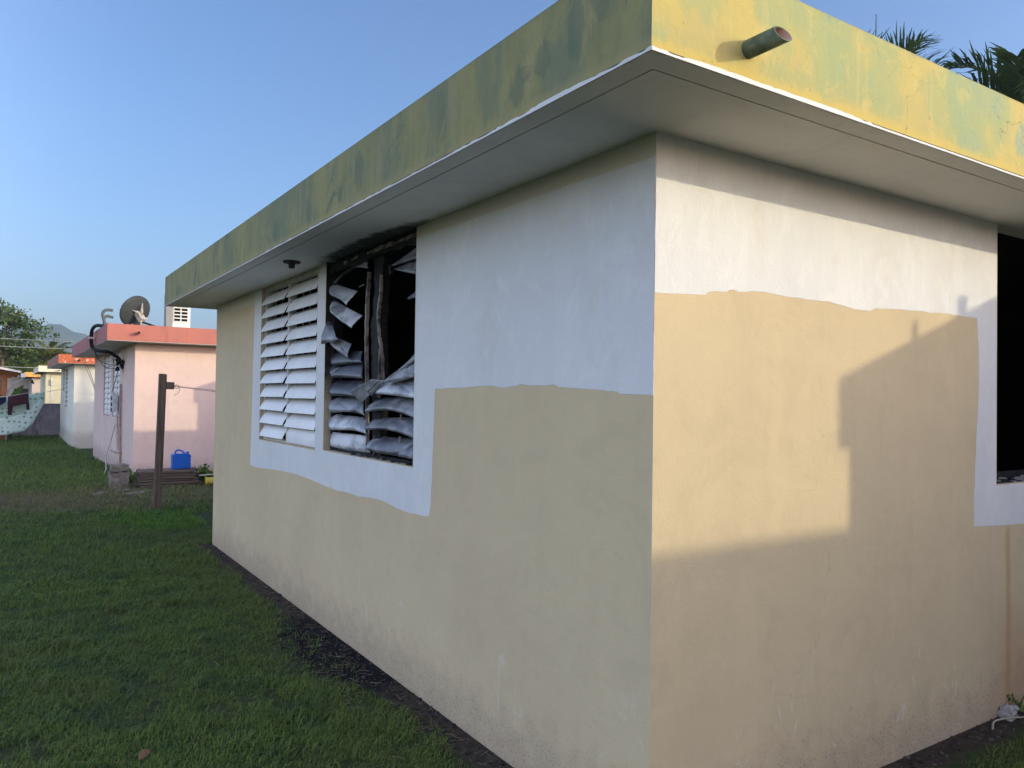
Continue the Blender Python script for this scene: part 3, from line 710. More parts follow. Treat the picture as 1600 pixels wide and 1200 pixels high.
# electric meter box, conduit and drain pipes on the west wall
mb = MB(); mb.box((-.10, 2.55, 1.16), (-.003, 2.86, 1.56)); 
for zc in (1.22, 1.34, 1.47):
    V = [(-.102, 2.70+.05*math.cos(2*PI*k/16), zc+.045*math.sin(2*PI*k/16)) for k in range(16)]; V += [(-.12, v[1], v[2]) for v in V]
    mb.add(V, [(k, (k+1) % 16, 16+(k+1) % 16, 16+k) for k in range(16)]+[tuple(range(16, 32))], 1)
mb.build('meter_box', [simple('meter_white', (.62, .63, .64)), simple('meter_dark', (.10, .11, .13))], pk)
pvc = simple('pvc_pipe', (.55, .50, .47), (.40, .34, .32), 8); rusty = simple('rusty_conduit', (.30, .17, .13), (.42, .33, .30), 12)
MB().tube([(-.035, 1.82, 1.78), (-.035, 1.74, 1.1), (-.035, 1.60, .1), (-.035, 1.58, -.02)], .022, 8).build('conduit', rusty, pk)
MB().tube([(-.035, 2.40, 1.10), (-.035, 2.2, .62), (-.035, 2.1, .36), (-.035, 2.08, .33)], .026, 8).tube([(-.035, 3.28, .30), (-.035, 1.66, .36)], .026, 8).build('drain_pipe', pvc, pk)
MB().tube([(-.06, 2.4, .9), (-.10, 2.8, .5), (-.2, 2.6, .2), (-.30, 1.5, .03), (-.45, .4, .02)], .012, 6).build('hose', pvc, pk)
blk = simple('black_cable', (.012, .012, .014), (.02, .02, .022), 10, .6)
rel = lambda L_: [(x-.17, y-14.3, z) for x, y, z in L_]
def smooth_path(P, k=6):
    P = [Vector(p) for p in P]; out = []
    for i in range(len(P)-1):
        a, b, c, d = P[max(i-1, 0)], P[i], P[i+1], P[min(i+2, len(P)-1)]
        for j in range(k):
            t = j/k; out.append(.5*((2*b)+(c-a)*t+(2*a-5*b+4*c-d)*t*t+(3*b-a-3*c+d)*t**3))
    out.append(P[-1]); return out
cb = MB().tube(smooth_path(rel([(-.25, 15.3, 2.90), (-.385, 15.5, 2.93), (-.43, 15.9, 2.87), (-.43, 16.1, 2.70), (-.40, 16.15, 2.52), (-.3, 16.0, 2.45), (-.15, 15.88, 2.43), (0, 15.92, 2.36), (.10, 16.0, 2.27), (.15, 15.95, 2.10)])), .035, 8).build('cable_bundle', blk, pk)
MB().box((-.655, 1.72, 2.69), (-.545, 1.9, 2.73)).build('strap', pvc, cb)
mb = MB(); rr = random.Random(8)
for i in range(9):
    c = Vector((.13-.17+rr.uniform(-.08, 0), 1.7+rr.uniform(-.18, .15), 2.22+rr.uniform(-.13, .13))); mb.tube([c, c+Vector((rr.uniform(-.05, .03), rr.uniform(-.15, .15), rr.uniform(-.1, .1)))], .03, 7)
mb.build('cable_splice', blk, cb)
mb = MB()
mb.tube(smooth_path(rel([(-.40, 16.2, 2.70), (-.3, 16.5, 2.38), (-.15, 16.2, 2.2), (.13, 16.05, 2.16)])), .008, 5)
mb.tube(smooth_path(rel([(-.40, 16.1, 2.60), (-.25, 16.5, 2.30), (-.1, 16.3, 2.10), (.13, 16.0, 2.13)])), .008, 5)
mb.tube(smooth_path(rel([(.14, 16.0, 2.17), (.14, 16.4, 2.14), (.14, 17.0, 1.92), (.14, 17.7, 1.6)])), .008, 5)
mb.tube(smooth_path(rel([(.14, 16.0, 2.2), (.1, 16.9, 2.22), (.1, 17.3, 2.35)])), .008, 5)
mb.build('loose_wires', simple('grey_wire', (.10, .10, .11)), pk)
mb = MB()
mb.tube(smooth_path([(-.36, 8.5, 2.9), (-.34, 8.5, 2.75), (-.2, 8.5, 2.35), (.03, 8.5, 1.75), (.08, 8.5, 1.45)]), .009, 5)
mb.tube(smooth_path([(-.25, 8.5, 2.8), (-.2, 8.5, 2.5), (-.05, 8.5, 2.1), (.10, 8.5, 1.6)]), .009, 5)
mb.build('hanging_wires', simple('pale_wire', (.35, .33, .30)), pk)
# satellite dish
dish = empty('satellite_dish', (.30, 15.2, 2.86), 'dark grey satellite dish on the roof corner of the pink house', 'satellite dish')
Rm = Matrix.Translation((.0, 0, .36)) @ Vector((-.564, .756, .37)).to_track_quat('Z', 'Y').to_matrix().to_4x4()
# dish local: axis +Z after rotation = pointing direction
V = []; F = []; nr, na = 7, 32
for j in range(nr+1):
    r = .335*j/nr
    for k in range(na):
        a = 2*PI*k/na; V.append(Rm @ Vector((r*math.cos(a)*1.08, r*math.sin(a)*.98, .55*r*r)))
nb_ = len(V)
V += [v+(Rm.to_3x3() @ Vector((0, 0, -.012))) for v in V]
for j in range(nr):
    for k in range(na):
        a, b, c, d = j*na+k, j*na+(k+1) % na, (j+1)*na+(k+1) % na, (j+1)*na+k
        F += [(a, b, c, d), (nb_+a, nb_+d, nb_+c, nb_+b)]
for k in range(na): a = nr*na+k; b = nr*na+(k+1) % na; F.append((a, b, nb_+b, nb_+a))
mesh('reflector', V, F, simple('dish_grey', (.045, .05, .055), (.035, .04, .042), 8, .6), dish, smooth=True)
mb = MB(); z_ = Rm.to_3x3() @ Vector((0, 0, 1)); c0 = Vector((0, 0, .36))
brk = simple('bracket_galv', (.50, .47, .42), (.25, .20, .17), 12)
mb.bar(c0-z_*.02, c0-z_*.16+Vector((0, 0, -.12)), .12, .10); mb.tube([c0-z_*.13+Vector((0, 0, -.06)), c0-z_*.14+Vector((0, 0, -.32)), (0.02, -.02, .0)], .03, 10)
mb.tube([c0-z_*.12, c0-z_*.05+Vector((-.13, -.05, .05))], .035, 6, r_end=.006); mb.tube([c0-z_*.12, c0-z_*.05+Vector((.06, -.04, .20))], .04, 6, r_end=.006); mb.tube([c0-z_*.12+Vector((0, 0, -.08)), c0-z_*.05+Vector((.17, -.02, -.10))], .035, 6, r_end=.01)
mb.box((-.12, -.12, 0), (.16, .1, .015)); mb.build('mount_bracket', brk, dish)
MB().tube([c0+z_*.10+Vector((0, 0, -.30)), c0+z_*.38+Vector((0, 0, -.12))], .012, 8).bar(c0+z_*.36+Vector((0, 0, -.12)), c0+z_*.44+Vector((0, 0, -.08)), .05, .06).build('feed_arm', brk, dish)
MB().tube(smooth_path([c0-z_*.12+Vector((0, 0, -.15)), c0-z_*.2+Vector((.15, -.1, -.2)), Vector((.42, -.1, .05)), Vector((.5, -.1, .012))]), .02, 7).build('cable', blk, dish)
# conduit bend on the roof edge
ant = empty('roof_conduit', (-.32, 14.55, 2.86), 'bent grey pipe hook standing on the left front corner of the coral roof', 'pipe')
MB().tube(smooth_path([(0, 0, 0), (-.03, 0, .12), (-.05, 0, .22), (-.02, 0, .29), (.06, 0, .31), (.12, 0, .30)]), .028, 8).build('upper_pipe', simple('grey_pipe', (.12, .13, .14)), ant)
MB().tube(smooth_path([(-.03, 0, .13), (.02, 0, .19), (.08, 0, .18), (.13, 0, .17)]), .026, 8).tube([(-.05, 0, .03), (.07, 0, .03)], .03, 8).build('lower_pipe', simple('grey_pipe', (.12, .13, .14)), ant)

# white house with orange edge
ww = wall_paint('white_wall_paint', (.80, .77, .68), (.74, .71, .64), dirt=.4)
M['or_f'] = plain_fascia('orange_fascia', (.60, .17, .07), (.54, .14, .07), (.80, .50, .36)); M['or_fw'] = plain_fascia('brown_orange_fascia', (.38, .17, .12), (.30, .15, .12))
wt, wtr = house((.09, 28.6, 0), 7.5, (.50, .47), dict(wall=ww, fas_s=M['or_f'], fas_w=M['or_fw'], roof_top=M['concrete'], inside=M['soot']),
    'white house with orange roof edge standing behind the pink house', [(3.3, 4.7, 1.0, 2.49), (5.2, 6.3, 1.6, 2.49)], zf=-.6)
soffit_under(wtr, 7.5, (.5, .47), pale)
win_simple(3.3, 4.7, 1.0, 2.49, 2, 8, wt, M['louver'], tilt=28); win_simple(5.2, 6.3, 1.6, 2.49, 1, 7, wt, M['louver'], tilt=20)
spout(wtr, .10, 2.66, -.47, M['soot'], .15)
# pale house, ochre house further on
cw = wall_paint('cream_wall_paint', (.68, .62, .42), (.60, .55, .40), plain=True); cwf = plain_fascia('cream_fascia', (.74, .68, .52), (.66, .60, .46))
ph, phr = house((-.19, 43.6, 0), 7.0, (.34, .45), dict(wall=cw, fas_s=cwf, fas_w=cwf, roof_top=M['concrete'], inside=M['soot']),
    'cream house with a thick cream roof edge beyond the grey yard wall', [(1.5, 3.0, 1.0, 2.4)], zf=-.6)
win_simple(1.5, 3.0, 1.0, 2.4, 2, 8, ph, M['louver'], tilt=40)
mb = MB(); mb.box((.22, -.02, -.6), (.33, -.003, 2.55)); mb.box((.22, -.12, 1.9), (.34, -.003, 2.2)); mb.build('corner_post', M['oldwhite'], ph)
spout(phr, .55, 2.64, -.45, M['soot'], .2)
ow = wall_paint('lilac_wall_paint', (.62, .52, .44), (.55, .46, .42), plain=True); owf = plain_fascia('ochre_fascia', (.72, .38, .10), (.64, .34, .11), (.3, .18, .1)); owfw = plain_fascia('ochre_fascia_dull', (.50, .36, .2), (.42, .3, .2))  # second ochre is darker and greyer, for the west edge
oh, ohr = house((-.42, 58.0, -.05), 7.0, (.45, .45), dict(wall=ow, fas_s=owf, fas_w=owfw, roof_top=M['concrete'], inside=M['soot']),
    'small far house with an ochre roof edge left of the cream house', [(1.5, 3.0, 1.0, 2.4)], zf=-.6)
win_simple(1.5, 3.0, 1.0, 2.4, 2, 8, oh, M['louver'], tilt=40)
MB().tube([(.0, -.46, 2.35), (-.02, -.5, 2.2), (.1, -.52, 2.15)], .07, 8).build('wall_lamp', M['soot'], oh)
# house behind the camera, shading the foreground: same kind
sh_, _ = house((0, -5.26-7.1, 0), 6.72, (.46, .463), dict(wall=M['beige'], fas_s=M['pink_f'], fas_w=M['pink_fw'], roof_top=M['concrete'], inside=M['soot']),
    'beige house of the row standing behind the photographer', [(1.888, 3.3, 1.22, 2.54)], rear=False)
win_simple(1.888, 3.3, 1.22, 2.54, 2, 11, sh_, M['louver'])

# long white building at far left
wb = empty('white_building', (-7, 66, -.4), 'long plain white building at the far left behind the clothesline', 'building')
whitep = simple('bright_white_wall', (.80, .79, .78), (.72, .71, .72), 2)
mb = MB(); mb.box((0, 0, 0), (7.5, 8, 2.95)); mb.build('wall', whitep, wb)
MB().box((-.2, -.25, 2.95), (7.7, 8.2, 3.15)).build('roof_slab', whitep, wb)
for xx in (1.0, 3.4, 5.6):
    f = MB().box((xx, -.03, 1.2), (xx+1, -.002, 2.2)).build('window', M['oldwhite'], wb)
    MB().box((xx+.06, -.04, 1.26), (xx+.94, -.031, 2.14)).build('pane', simple('dark_glass', (.05, .06, .08), rough=.2), f)
# white upper room of a taller house
tb = empty('tall_house', (7.52, 57.2, -.4), 'white upper storey with block vents seen over the pink roof', 'house')
lit = simple('cream_white_wall', (.78, .76, .70), (.72, .70, .66), 3)
mb = MB(); mb.box((-1.5, .9, 0), (8.5, 9, 5.4)); mb.build('lower_storey', lit, tb)
MB().box((-1.8, .6, 5.4), (8.8, 9.3, 5.7)).build('roof_slab', M['concrete'], tb)
mb = MB(); mb.box((0, 0, 0), (.42, .9, 8.9)); mb.build('shaded_side', simple('shade_grey_render', (.30, .29, .28)), tb)  # shaded side of the white tower, its shade put in as grey colour
mb = MB(); mb.box((.425, .0, 0), (1.60, .9, 8.9)); mb.build('stair_room', lit, tb)
for xa in (.52, 1.0):
    g = MB().box((xa, -.02, 7.05), (xa+.40, -.003, 8.30)); g.build('vent_block', M['soot'], tb)
    fr = MB()
    for k in range(6): fr.box((xa, -.06, 7.03+k*.247), (xa+.40, -.021, 7.10+k*.247))
    fr.box((xa-.03, -.06, 7.0), (xa-.001, -.004, 8.36)); fr.box((xa+.401, -.06, 7.0), (xa+.43, -.004, 8.36))
    fr.build('vent_slats', lit, tb)
MB().box((-.05, -.08, 8.9), (1.68, 1.0, 9.05)).build('stair_roof', lit, tb)

# yard wall
gw = Mt('stained_render', .95, .1)
c = gw.mix(gw.ramp(gw.noise(1.6, 6, .7), .35, .65), (.34, .31, .33), (.22, .20, .22))
c = gw.mix(gw.math('MULTIPLY', gw.ramp(gw.noise(1, 5, .7, (3.5, 3.5, .7)), .5, .62), .7), c, (.10, .09, .10)); gw.col(c).bump(gw.noise(20, 5, .7), .4, .01)
mb = MB(); mb.box((-9, 0, 0), (.7, .15, 1.42)); mb.box((-9, -.02, 1.42), (.7, .17, 1.47))
yw = mb.build('yard_wall', gw.m); yw.location = (0, 38, -.42)
tag(yw, 'stained grey rendered yard wall closing the lawn behind the clothesline', 'wall')

# ---- carport of orange timber
cp = empty('timber_carport', (-2.016, 34.6, -.68), 'orange timber carport with white edged sloping roof at the left edge', 'carport')
cp.scale = (1.14, 1.14, 1.14)
timber = simple('orange_timber', (.42, .17, .07), (.30, .12, .06), 3, vs=(4, 4, .8), bs=.3); whitem = simple('white_metal', (.78, .77, .74), (.62, .6, .57), 6, .4)
mb = MB(); mb.box((.0, 0, 0), (.17, .17, 2.44)); mb.build('post', timber, cp)
mb = MB(); mb.box((-2.9, 0, 0), (-2.73, .17, 2.44)); mb.build('post', timber, cp)
mb = MB(); mb.box((.0, 3.4, 0), (.17, 3.57, 2.44)); mb.build('post', timber, cp)
MB().box((-3.1, -.03, 2.44), (.30, .20, 2.56)).build('beam', timber, cp)
mb = MB()
for k in range(8): yy = -.2+k*.55; mb.bar((-3.2, yy, 3.30), (.48, yy, 2.56), .05, .10)
mb.build('rafters', timber, cp)
MB().bar((-.02, .085, 1.9), (-.38, .085, 2.42), .07, .07).build('brace', timber, cp)
mb = MB(); mb.bar((-3.3, 1.6, 3.385), (.56, 1.6, 2.625), 4.4, .03); mb.build('roof_sheet', simple('brown_roof', (.18, .10, .07)), cp)
mb = MB(); mb.bar((-3.3, -.62, 3.42), (.56, -.62, 2.645), .03, .07); mb.build('white_trim', whitem, cp)
mb = MB(); mb.box((.55, -.66, 2.46), (.68, 3.8, 2.60)); mb.build('gutter', whitem, cp)
MB().tube(smooth_path([(.60, -.6, 2.46), (.55, -.6, 2.34), (.38, -.5, 2.27), (.30, -.4, 2.12), (.20, -.3, 2.03), (.17, -.2, 1.8), (.17, -.1, .8), (.17, -.05, .02)]), .028, 8).build('downspout', simple('grey_white_pipe', (.5, .46, .45)), cp)

# ---- washing on the line
def cloth(name, outline_top, bot, y, mat, n=36, mrow=16, amp=.05, th=.004, seed=0, kx=9):
    """hanging cloth: top(u), bottom(u) are (x,z) polylines"""
    def lerp(P, t):
        s_ = t*(len(P)-1); i = min(int(s_), len(P)-2); f_ = s_-i; return (P[i][0]*(1-f_)+P[i+1][0]*f_, P[i][1]*(1-f_)+P[i+1][1]*f_)
    V = []; F = []
    for s2 in (0, th):
        for j in range(mrow+1):
            for i in range(n+1):
                a = lerp(outline_top, i/n); b = lerp(bot, i/n); v = j/mrow
                x = a[0]*(1-v)+b[0]*v; z = a[1]*(1-v)+b[1]*v
                V.append((x, y+s2+amp*v*math.sin(kx*x+seed+2*v)+amp*.5*math.sin(4*x+seed*2+v*5)*v, z))
    W_ = n+1; N_ = W_*(mrow+1)
    for j in range(mrow):
        for i in range(n):
            a = j*W_+i; F += [(a, a+1, a+W_+1, a+W_), (N_+a, N_+a+W_, N_+a+W_+1, N_+a+1)]
    for i in range(n): F += [(i, N_+i, N_+i+1, i+1), (mrow*W_+i, mrow*W_+i+1, N_+mrow*W_+i+1, N_+mrow*W_+i)]
    for j in range(mrow): a = j*W_; b = a+n; F += [(a, a+W_, N_+a+W_, N_+a), (b, N_+b, N_+b+W_, b+W_)]
    return mesh(name, V, F, mat, None, smooth=True)
def dotted(name, a, b):
    mt = Mt(name, .95, .1); v = mt.n('TexVoronoi', {'feature': 'F1'}, {'Vector': mt.vec((1, .0, 1)), 'Scale': 5.5, 'Randomness': .4})
    c = mt.mix(mt.ramp(mt.noise(1.3, 3, .5), .4, .6), a, b); mt.col(mt.mix(mt.math('MULTIPLY', mt.ramp(v, .34, .2), .75), c, (.10, .17, .17))); return mt.m
sh1 = cloth('bed_sheet', [(-3.6, 1.30), (-2.4, 1.36), (-1.8, 1.38), (-1.2, 1.46), (-.60, 1.56)], [(-3.6, .05), (-2.4, -.10), (-1.8, -.03), (-1.3, .09), (-.98, .40), (-.60, 1.24)], 33.25, dotted('dotted_mint_cloth', (.42, .58, .50), (.34, .49, .42)), amp=.06)
tag(sh1, 'mint green dotted sheet sagging from the clothesline in front of the yard wall', 'sheet')
sh2 = cloth('bed_sheet', [(-3.6, .62), (-2.4, .50), (-1.8, .58), (-1.3, .70), (-.64, 1.42)], [(-3.6, -.02), (-2.4, -.14), (-1.8, -.07), (-1.25, .05), (-.95, .36), (-.60, 1.20)], 33.10, dotted('pale_dotted_mint_cloth', (.52, .66, .62), (.44, .58, .55)), mrow=8, amp=.03)
sh2.parent = sh1; sh2.name = 'turned_hem'
mar = simple('maroon_cloth', (.035, .010, .014), (.05, .018, .022), 6, .9); nav = simple('navy_cloth', (.006, .008, .03), (.01, .012, .04), 6, .9)
g1 = cloth('garment', [(-1.80, 1.37), (-1.5, 1.44), (-1.14, 1.52)], [(-1.80, .98), (-1.5, 1.04), (-1.12, 1.14)], 32.9, mar, 18, 8, .02)
tag(g1, 'dark maroon garment with two dangling sleeves pegged on the clothesline', 'clothing')
for nm, t_, b_ in (('sleeve', [(-1.80, 1.05), (-1.62, 1.05)], [(-1.79, .68), (-1.66, .68)]), ('sleeve', [(-1.22, 1.2), (-1.12, 1.2)], [(-1.20, .88), (-1.09, .88)])):
    s_ = cloth(nm, t_, b_, 32.885, mar, 6, 8, .012); s_.parent = g1
g2_ = cloth('garment', [(-2.45, 1.32), (-2.1, 1.34), (-1.84, 1.36)], [(-2.45, 1.0), (-2.1, 1.0), (-1.86, 1.16)], 32.9, nav, 12, 8, .02)
tag(g2_, 'dark navy garment pegged on the clothesline left of the maroon one', 'clothing')
ln = MB().tube([(-7, 32.95, 1.35), (-3, 32.95, 1.33), (-1.84, 32.93, 1.37), (-1.1, 32.93, 1.53), (-.55, 33.0, 1.575), (.085, 33.3, 1.70)], .008, 5).build('clothesline', simple('white_cord', (.6, .6, .58)))
tag(ln, 'thin white clothesline holding the sheet and garments in front of the yard wall', 'line')

# ---- utility wires
wm = simple('pale_service_wire', (.30, .32, .31))
for k, (za, zb, yy) in enumerate(((3.10, 3.05, 24.0), (2.87, 2.85, 24.0), (2.40, 2.32, 27.0))):
    pts = [(-14+26*i/24, yy, za+(zb-za)*i/24 + .9*((i/24-.5)**2)-.02) for i in range(25)]
    if k == 2: pts = [p for p in pts if p[0] < -.5]
    o = MB().tube(pts, .012, 5).build('overhead_wire', wm)
    tag(o, ('topmost pale overhead wire crossing the dark tree at the left', 'middle pale overhead wire crossing the bushes at the left', 'lowest pale overhead wire running just above the timber carport')[k], 'wire', 'overhead wires')

# ---- wooden post with arm and wire
pw = empty('clothesline_post', (-.107, 9.64, 0), 'weathered brown wooden post with a short arm standing in the lawn', 'post', )
pw.rotation_euler = (math.radians(0), math.radians(1.2), 0)
wd = Mt('weathered_wood', .9, .15); c = wd.mix(wd.ramp(wd.noise(1, 6, .7, (30, 30, 2.5)), .35, .68), (.095, .068, .050), (.16, .125, .10)); wd.col(c).bump(wd.noise(1, 5, .7, (60, 60, 3)), .5, .01)
mb = MB(); mb.box((-.045, -.045, -.1), (.030, .045, 1.87)); mb.box((.0305, -.04, -.1), (.050, .04, 1.865)); mb.build('upright', wd.m, pw, bevel=.004)
mb = MB(); mb.box((.051, -.04, 1.66), (.15, .04, 1.76)); mb.build('arm', wd.m, pw, bevel=.004)
mb = MB(); wr = simple('rusty_wire', (.20, .15, .13))
mb.tube([(.15, 0, 1.715), (.30, .1, 1.70), (1.1, .5, 1.645), (2.2, 1.2, 1.58)], .0035, 5)
mb.tube([(.15, .01, 1.70), (.30, .1, 1.69), (1.1, .5, 1.622), (2.2, 1.2, 1.55)], .0035, 5)
mb.tube([(.19+.03*math.cos(t*.5), 0, 1.70+.025*math.sin(t*.5)) for t in range(14)], .0035, 5)
mb.tube(smooth_path([(.23, 0, 1.69), (.22, 0, 1.63), (.18, 0, 1.59), (.16, 0, 1.58)]), .003, 5)
mb.build('wire', wr, pw)

# ---- plank pile, block, jug and the odds and ends round them
pl = simple('grey_brown_plank', (.17, .125, .10), (.10, .075, .062), 3, vs=(.8, 6, 6), bs=.4)
rr = random.Random(21)
k = 0
for lay in range(6):
    z = .004+lay*.047
    for row in range(2):
        L = rr.uniform(.88, 1.02); x = .03+rr.uniform(-.03, .03); y = 12.42+row*.30+rr.uniform(-.02, .02)
        mb = MB(); mb.box((0, -.13, 0), (L, .13, .038)); o = mb.build('plank', pl, bevel=.003)
        o.location = (x, y, z); o.rotation_euler = (rr.uniform(-.01, .01), rr.uniform(-.006, .006), rr.uniform(-.03, .03))
        tag(o, '%s weathered plank of the pile below the blue jug, counted from the ground' % ('lowest', 'second', 'third', 'fourth', 'fifth', 'topmost')[lay] if row == 0 else '%s weathered plank hidden in the back row of the pile below the blue jug' % ('lowest', 'second', 'third', 'fourth', 'fifth', 'topmost')[lay], 'plank', 'planks stacked against the pink house')
bl = empty('concrete_block', (-.27, 12.55, 0), 'cracked grey concrete block stood on end at the corner of the pink house', 'block')
cm = simple('crumbling_block', (.24, .20, .17), (.13, .11, .095), 7, bs=.8, bsc=25)
def rough_box(name, a, b, mat, parent, seed=0, amp=.015, cuts=5):
    bm = bmesh.new(); bmesh.ops.create_cube(bm, size=1); bmesh.ops.subdivide_edges(bm, edges=bm.edges, cuts=cuts, use_grid_fill=True)
    rr = random.Random(seed)
    for v in bm.verts:
        v.co = Vector([a[i]+(v.co[i]+.5)*(b[i]-a[i]) for i in range(3)])+Vector([rr.uniform(-amp, amp) for _ in range(3)])
    me = bpy.data.meshes.new(name); bm.to_mesh(me); bm.free(); me.materials.append(mat); o = bpy.data.objects.new(name, me); COL.objects.link(o); o.parent = parent; return o
rough_box('lower_piece', (-.12, -.15, -.02), (.15, .2, .27), cm, bl, 1); rough_box('upper_piece', (-.11, -.14, .285), (.14, .19, .39), cm, bl, 2, .008)
jg = empty('water_jug', (.71, 12.55, .290), 'blue plastic jug with a handle standing on the plank pile', 'jug')
blue = simple('blue_plastic', (.010, .115, .50), (.012, .09, .42), 5, .35, .5)
bm = bmesh.new(); prof = [(-.15, 0), (.15, 0), (.155, .05), (.145, .06), (.155, .07), (.145, .12), (.155, .13), (.145, .18), (.155, .19), (.15, .235), (.11, .262), (.03, .262), (-.10, .262), (-.145, .25), (-.15, .22)]
fr_ = [bm.verts.new((x, -.085, z)) for x, z in prof]; bk = [bm.verts.new((x, .085, z)) for x, z in prof]; bm.faces.new(fr_); bm.faces.new(bk[::-1])
for i in range(len(prof)): j = (i+1) % len(prof); bm.faces.new((fr_[j], fr_[i], bk[i], bk[j]))
bmesh.ops.recalc_face_normals(bm, faces=bm.faces); me = bpy.data.meshes.new('body'); bm.to_mesh(me); bm.free(); me.materials.append(blue)
o = bpy.data.objects.new('body', me); COL.objects.link(o); o.parent = jg; md = o.modifiers.new('b', 'BEVEL'); md.width = .012; md.segments = 3
MB().tube(smooth_path([(-.09, 0, .25), (-.085, 0, .30), (-.03, 0, .318), (.03, 0, .29), (.06, 0, .255)]), .016, 10).build('handle', blue, jg)
MB().tube([(.105, 0, .258), (.105, 0, .285)], .026, 14).build('neck', blue, jg)
MB().tube([(.105, 0, .285), (.105, 0, .315)], .028, 14).build('cap', simple('white_cap', (.7, .7, .7)), jg)
yb = empty('yellow_tub', (1.19, 12.25, 0), 'small yellow plastic tub lying behind the corner of the near house', 'tub')
yel = simple('yellow_plastic', (.62, .48, .07), (.5, .38, .06), 6, .5)
MB().tube([(-.11, 0, .075), (-.10, 0, .075), (.20, .05, .075)], .072, 20, r_end=.062).build('body', yel, yb)
MB().tube([(-.125, 0, .075), (-.1105, 0, .075)], .079, 20).build('rim', yel, yb)
st = MB().tube([(.98, 12.35, .17), (1.6, 12.5, .185)], .012, 8).build('stick', simple('pale_stick', (.62, .60, .52)))
tag(st, 'thin pale stick lying above the yellow tub behind the near house', 'stick')
for i, (x, y, s_, rz, lb) in enumerate(((-.16, 11.46, .13, .3, 'small flat stone nearest the wooden post on the bare ground'), (-.26, 11.95, .10, .1, 'small flat stone behind the others on the bare ground'), (.02, 11.62, .16, .5, 'broad flat stone in front of the plank pile'), (-.62, 11.7, .12, .9, 'pale flat stone left of the concrete block'))):
    o = rough_box('flat_stone', (-s_, -s_*.6, 0), (s_, s_*.6, .03), cm, None, 40+i, .008, 3); o.location = (x, y, .0); o.rotation_euler.z = rz
    tag(o, lb, 'stone', 'flat stones on the bare ground')

# ------------------------------------------------------------------ vegetation helpers
def raw_mesh(name, V, F3, mat, parent=None, smooth=False):
    me = bpy.data.meshes.new(name); V = np.asarray(V, np.float32); F3 = np.asarray(F3, np.int32)
    me.vertices.add(len(V)); me.vertices.foreach_set('co', V.ravel())
    me.loops.add(F3.size); me.loops.foreach_set('vertex_index', F3.ravel()); me.polygons.add(len(F3))
    k = F3.shape[1]; me.polygons.foreach_set('loop_start', np.arange(0, F3.size, k, dtype=np.int32))
    me.update(calc_edges=True); me.materials.append(mat)
    o = bpy.data.objects.new(name, me); COL.objects.link(o)
    if parent: o.parent = parent
    return o
def leaf_mat(name, a, b, c3=None, rough=.5):
    m = Mt(name, rough, .3); g = m.n('NewGeometry', out=0); gn = m.nt.nodes.new('ShaderNodeNewGeometry')
    ri = gn.outputs['Random Per Island']
    c = m.mix(ri, a, b); c = m.mix(m.math('MULTIPLY', m.ramp(m.noise(.7, 3, .5), .4, .65), .6), c, c3 or tuple(x*1.4 for x in b))
    m.col(c)
    # thin leaves let some light through
    tr = m.nt.nodes.new('ShaderNodeBsdfTranslucent'); m.nt.links.new(c, tr.inputs[0])
    mx = m.nt.nodes.new('ShaderNodeMixShader'); mx.inputs[0].default_value = .25
    out = m.nt.nodes['Material Output']; m.nt.links.new(m.b.outputs[0], mx.inputs[1]); m.nt.links.new(tr.outputs[0], mx.inputs[2]); m.nt.links.new(mx.outputs[0], out.inputs[0])
    return m.m
def leaves(centres, size, rng, droop=0, asp=.55):
    n = len(centres); c = np.asarray(centres)
    d = rng.normal(size=(n, 3)); d[:, 2] -= droop; d /= np.linalg.norm(d, axis=1)[:, None]
    e = rng.normal(size=(n, 3)); e -= (e*d).sum(1)[:, None]*d; e /= np.linalg.norm(e, axis=1)[:, None]
    s = size*rng.uniform(.6, 1.25, (n, 1)); nrm = np.cross(d, e)
    V = np.stack([c-d*s, c-d*s*.1+e*s*asp+nrm*s*.12, c+d*s, c-d*s*.1-e*s*asp+nrm*s*.12], 1).reshape(-1, 3)
    F = np.arange(n*4).reshape(n, 4)
    return V, F
bark = simple('bark', (.16, .12, .09), (.09, .07, .05), 6, bs=.5)
def tree(name, loc, h, crown_c, crown_r, nclump, per, lsize, mat, label, cat='tree', group=None, seed=0, trunk_r=.16, clump=.45):
    rng = np.random.default_rng(seed); root = empty(name, loc, label, cat, group)
    cc = np.array(crown_c); cr = np.array(crown_r)
    cl = rng.normal(size=(nclump, 3)); cl /= np.linalg.norm(cl, axis=1)[:, None]; cl *= rng.uniform(.35, 1.0, (nclump, 1))**.6
    cl = cc+cl*cr*rng.uniform(.75, 1.12, (nclump, 1))
    mb = MB(); fork = Vector((0, 0, max(.4, crown_c[2]-crown_r[2]*.8)))
    mb.tube([(0, 0, -.3), (.03, .02, fork.z*.5), fork], trunk_r, 9, r_end=trunk_r*.7)
    for i in range(min(nclump, 14)):
        p = Vector(cl[i]); q = fork.lerp(p, .5)+Vector((0, 0, .12*crown_r[2])); mb.tube([fork, q, p], trunk_r*.45, 6, r_end=.015)
    mb.build('trunk', bark, root)
    pts = np.concatenate([c+np.clip(rng.normal(size=(per, 3)), -1.6, 1.6)*clump*rng.uniform(.6, 1.2)*np.array([1, 1, .7]) for c in cl])
    V, F = leaves(pts, lsize, rng, .3)
    raw_mesh('crown', V, F, mat, root)
    return root
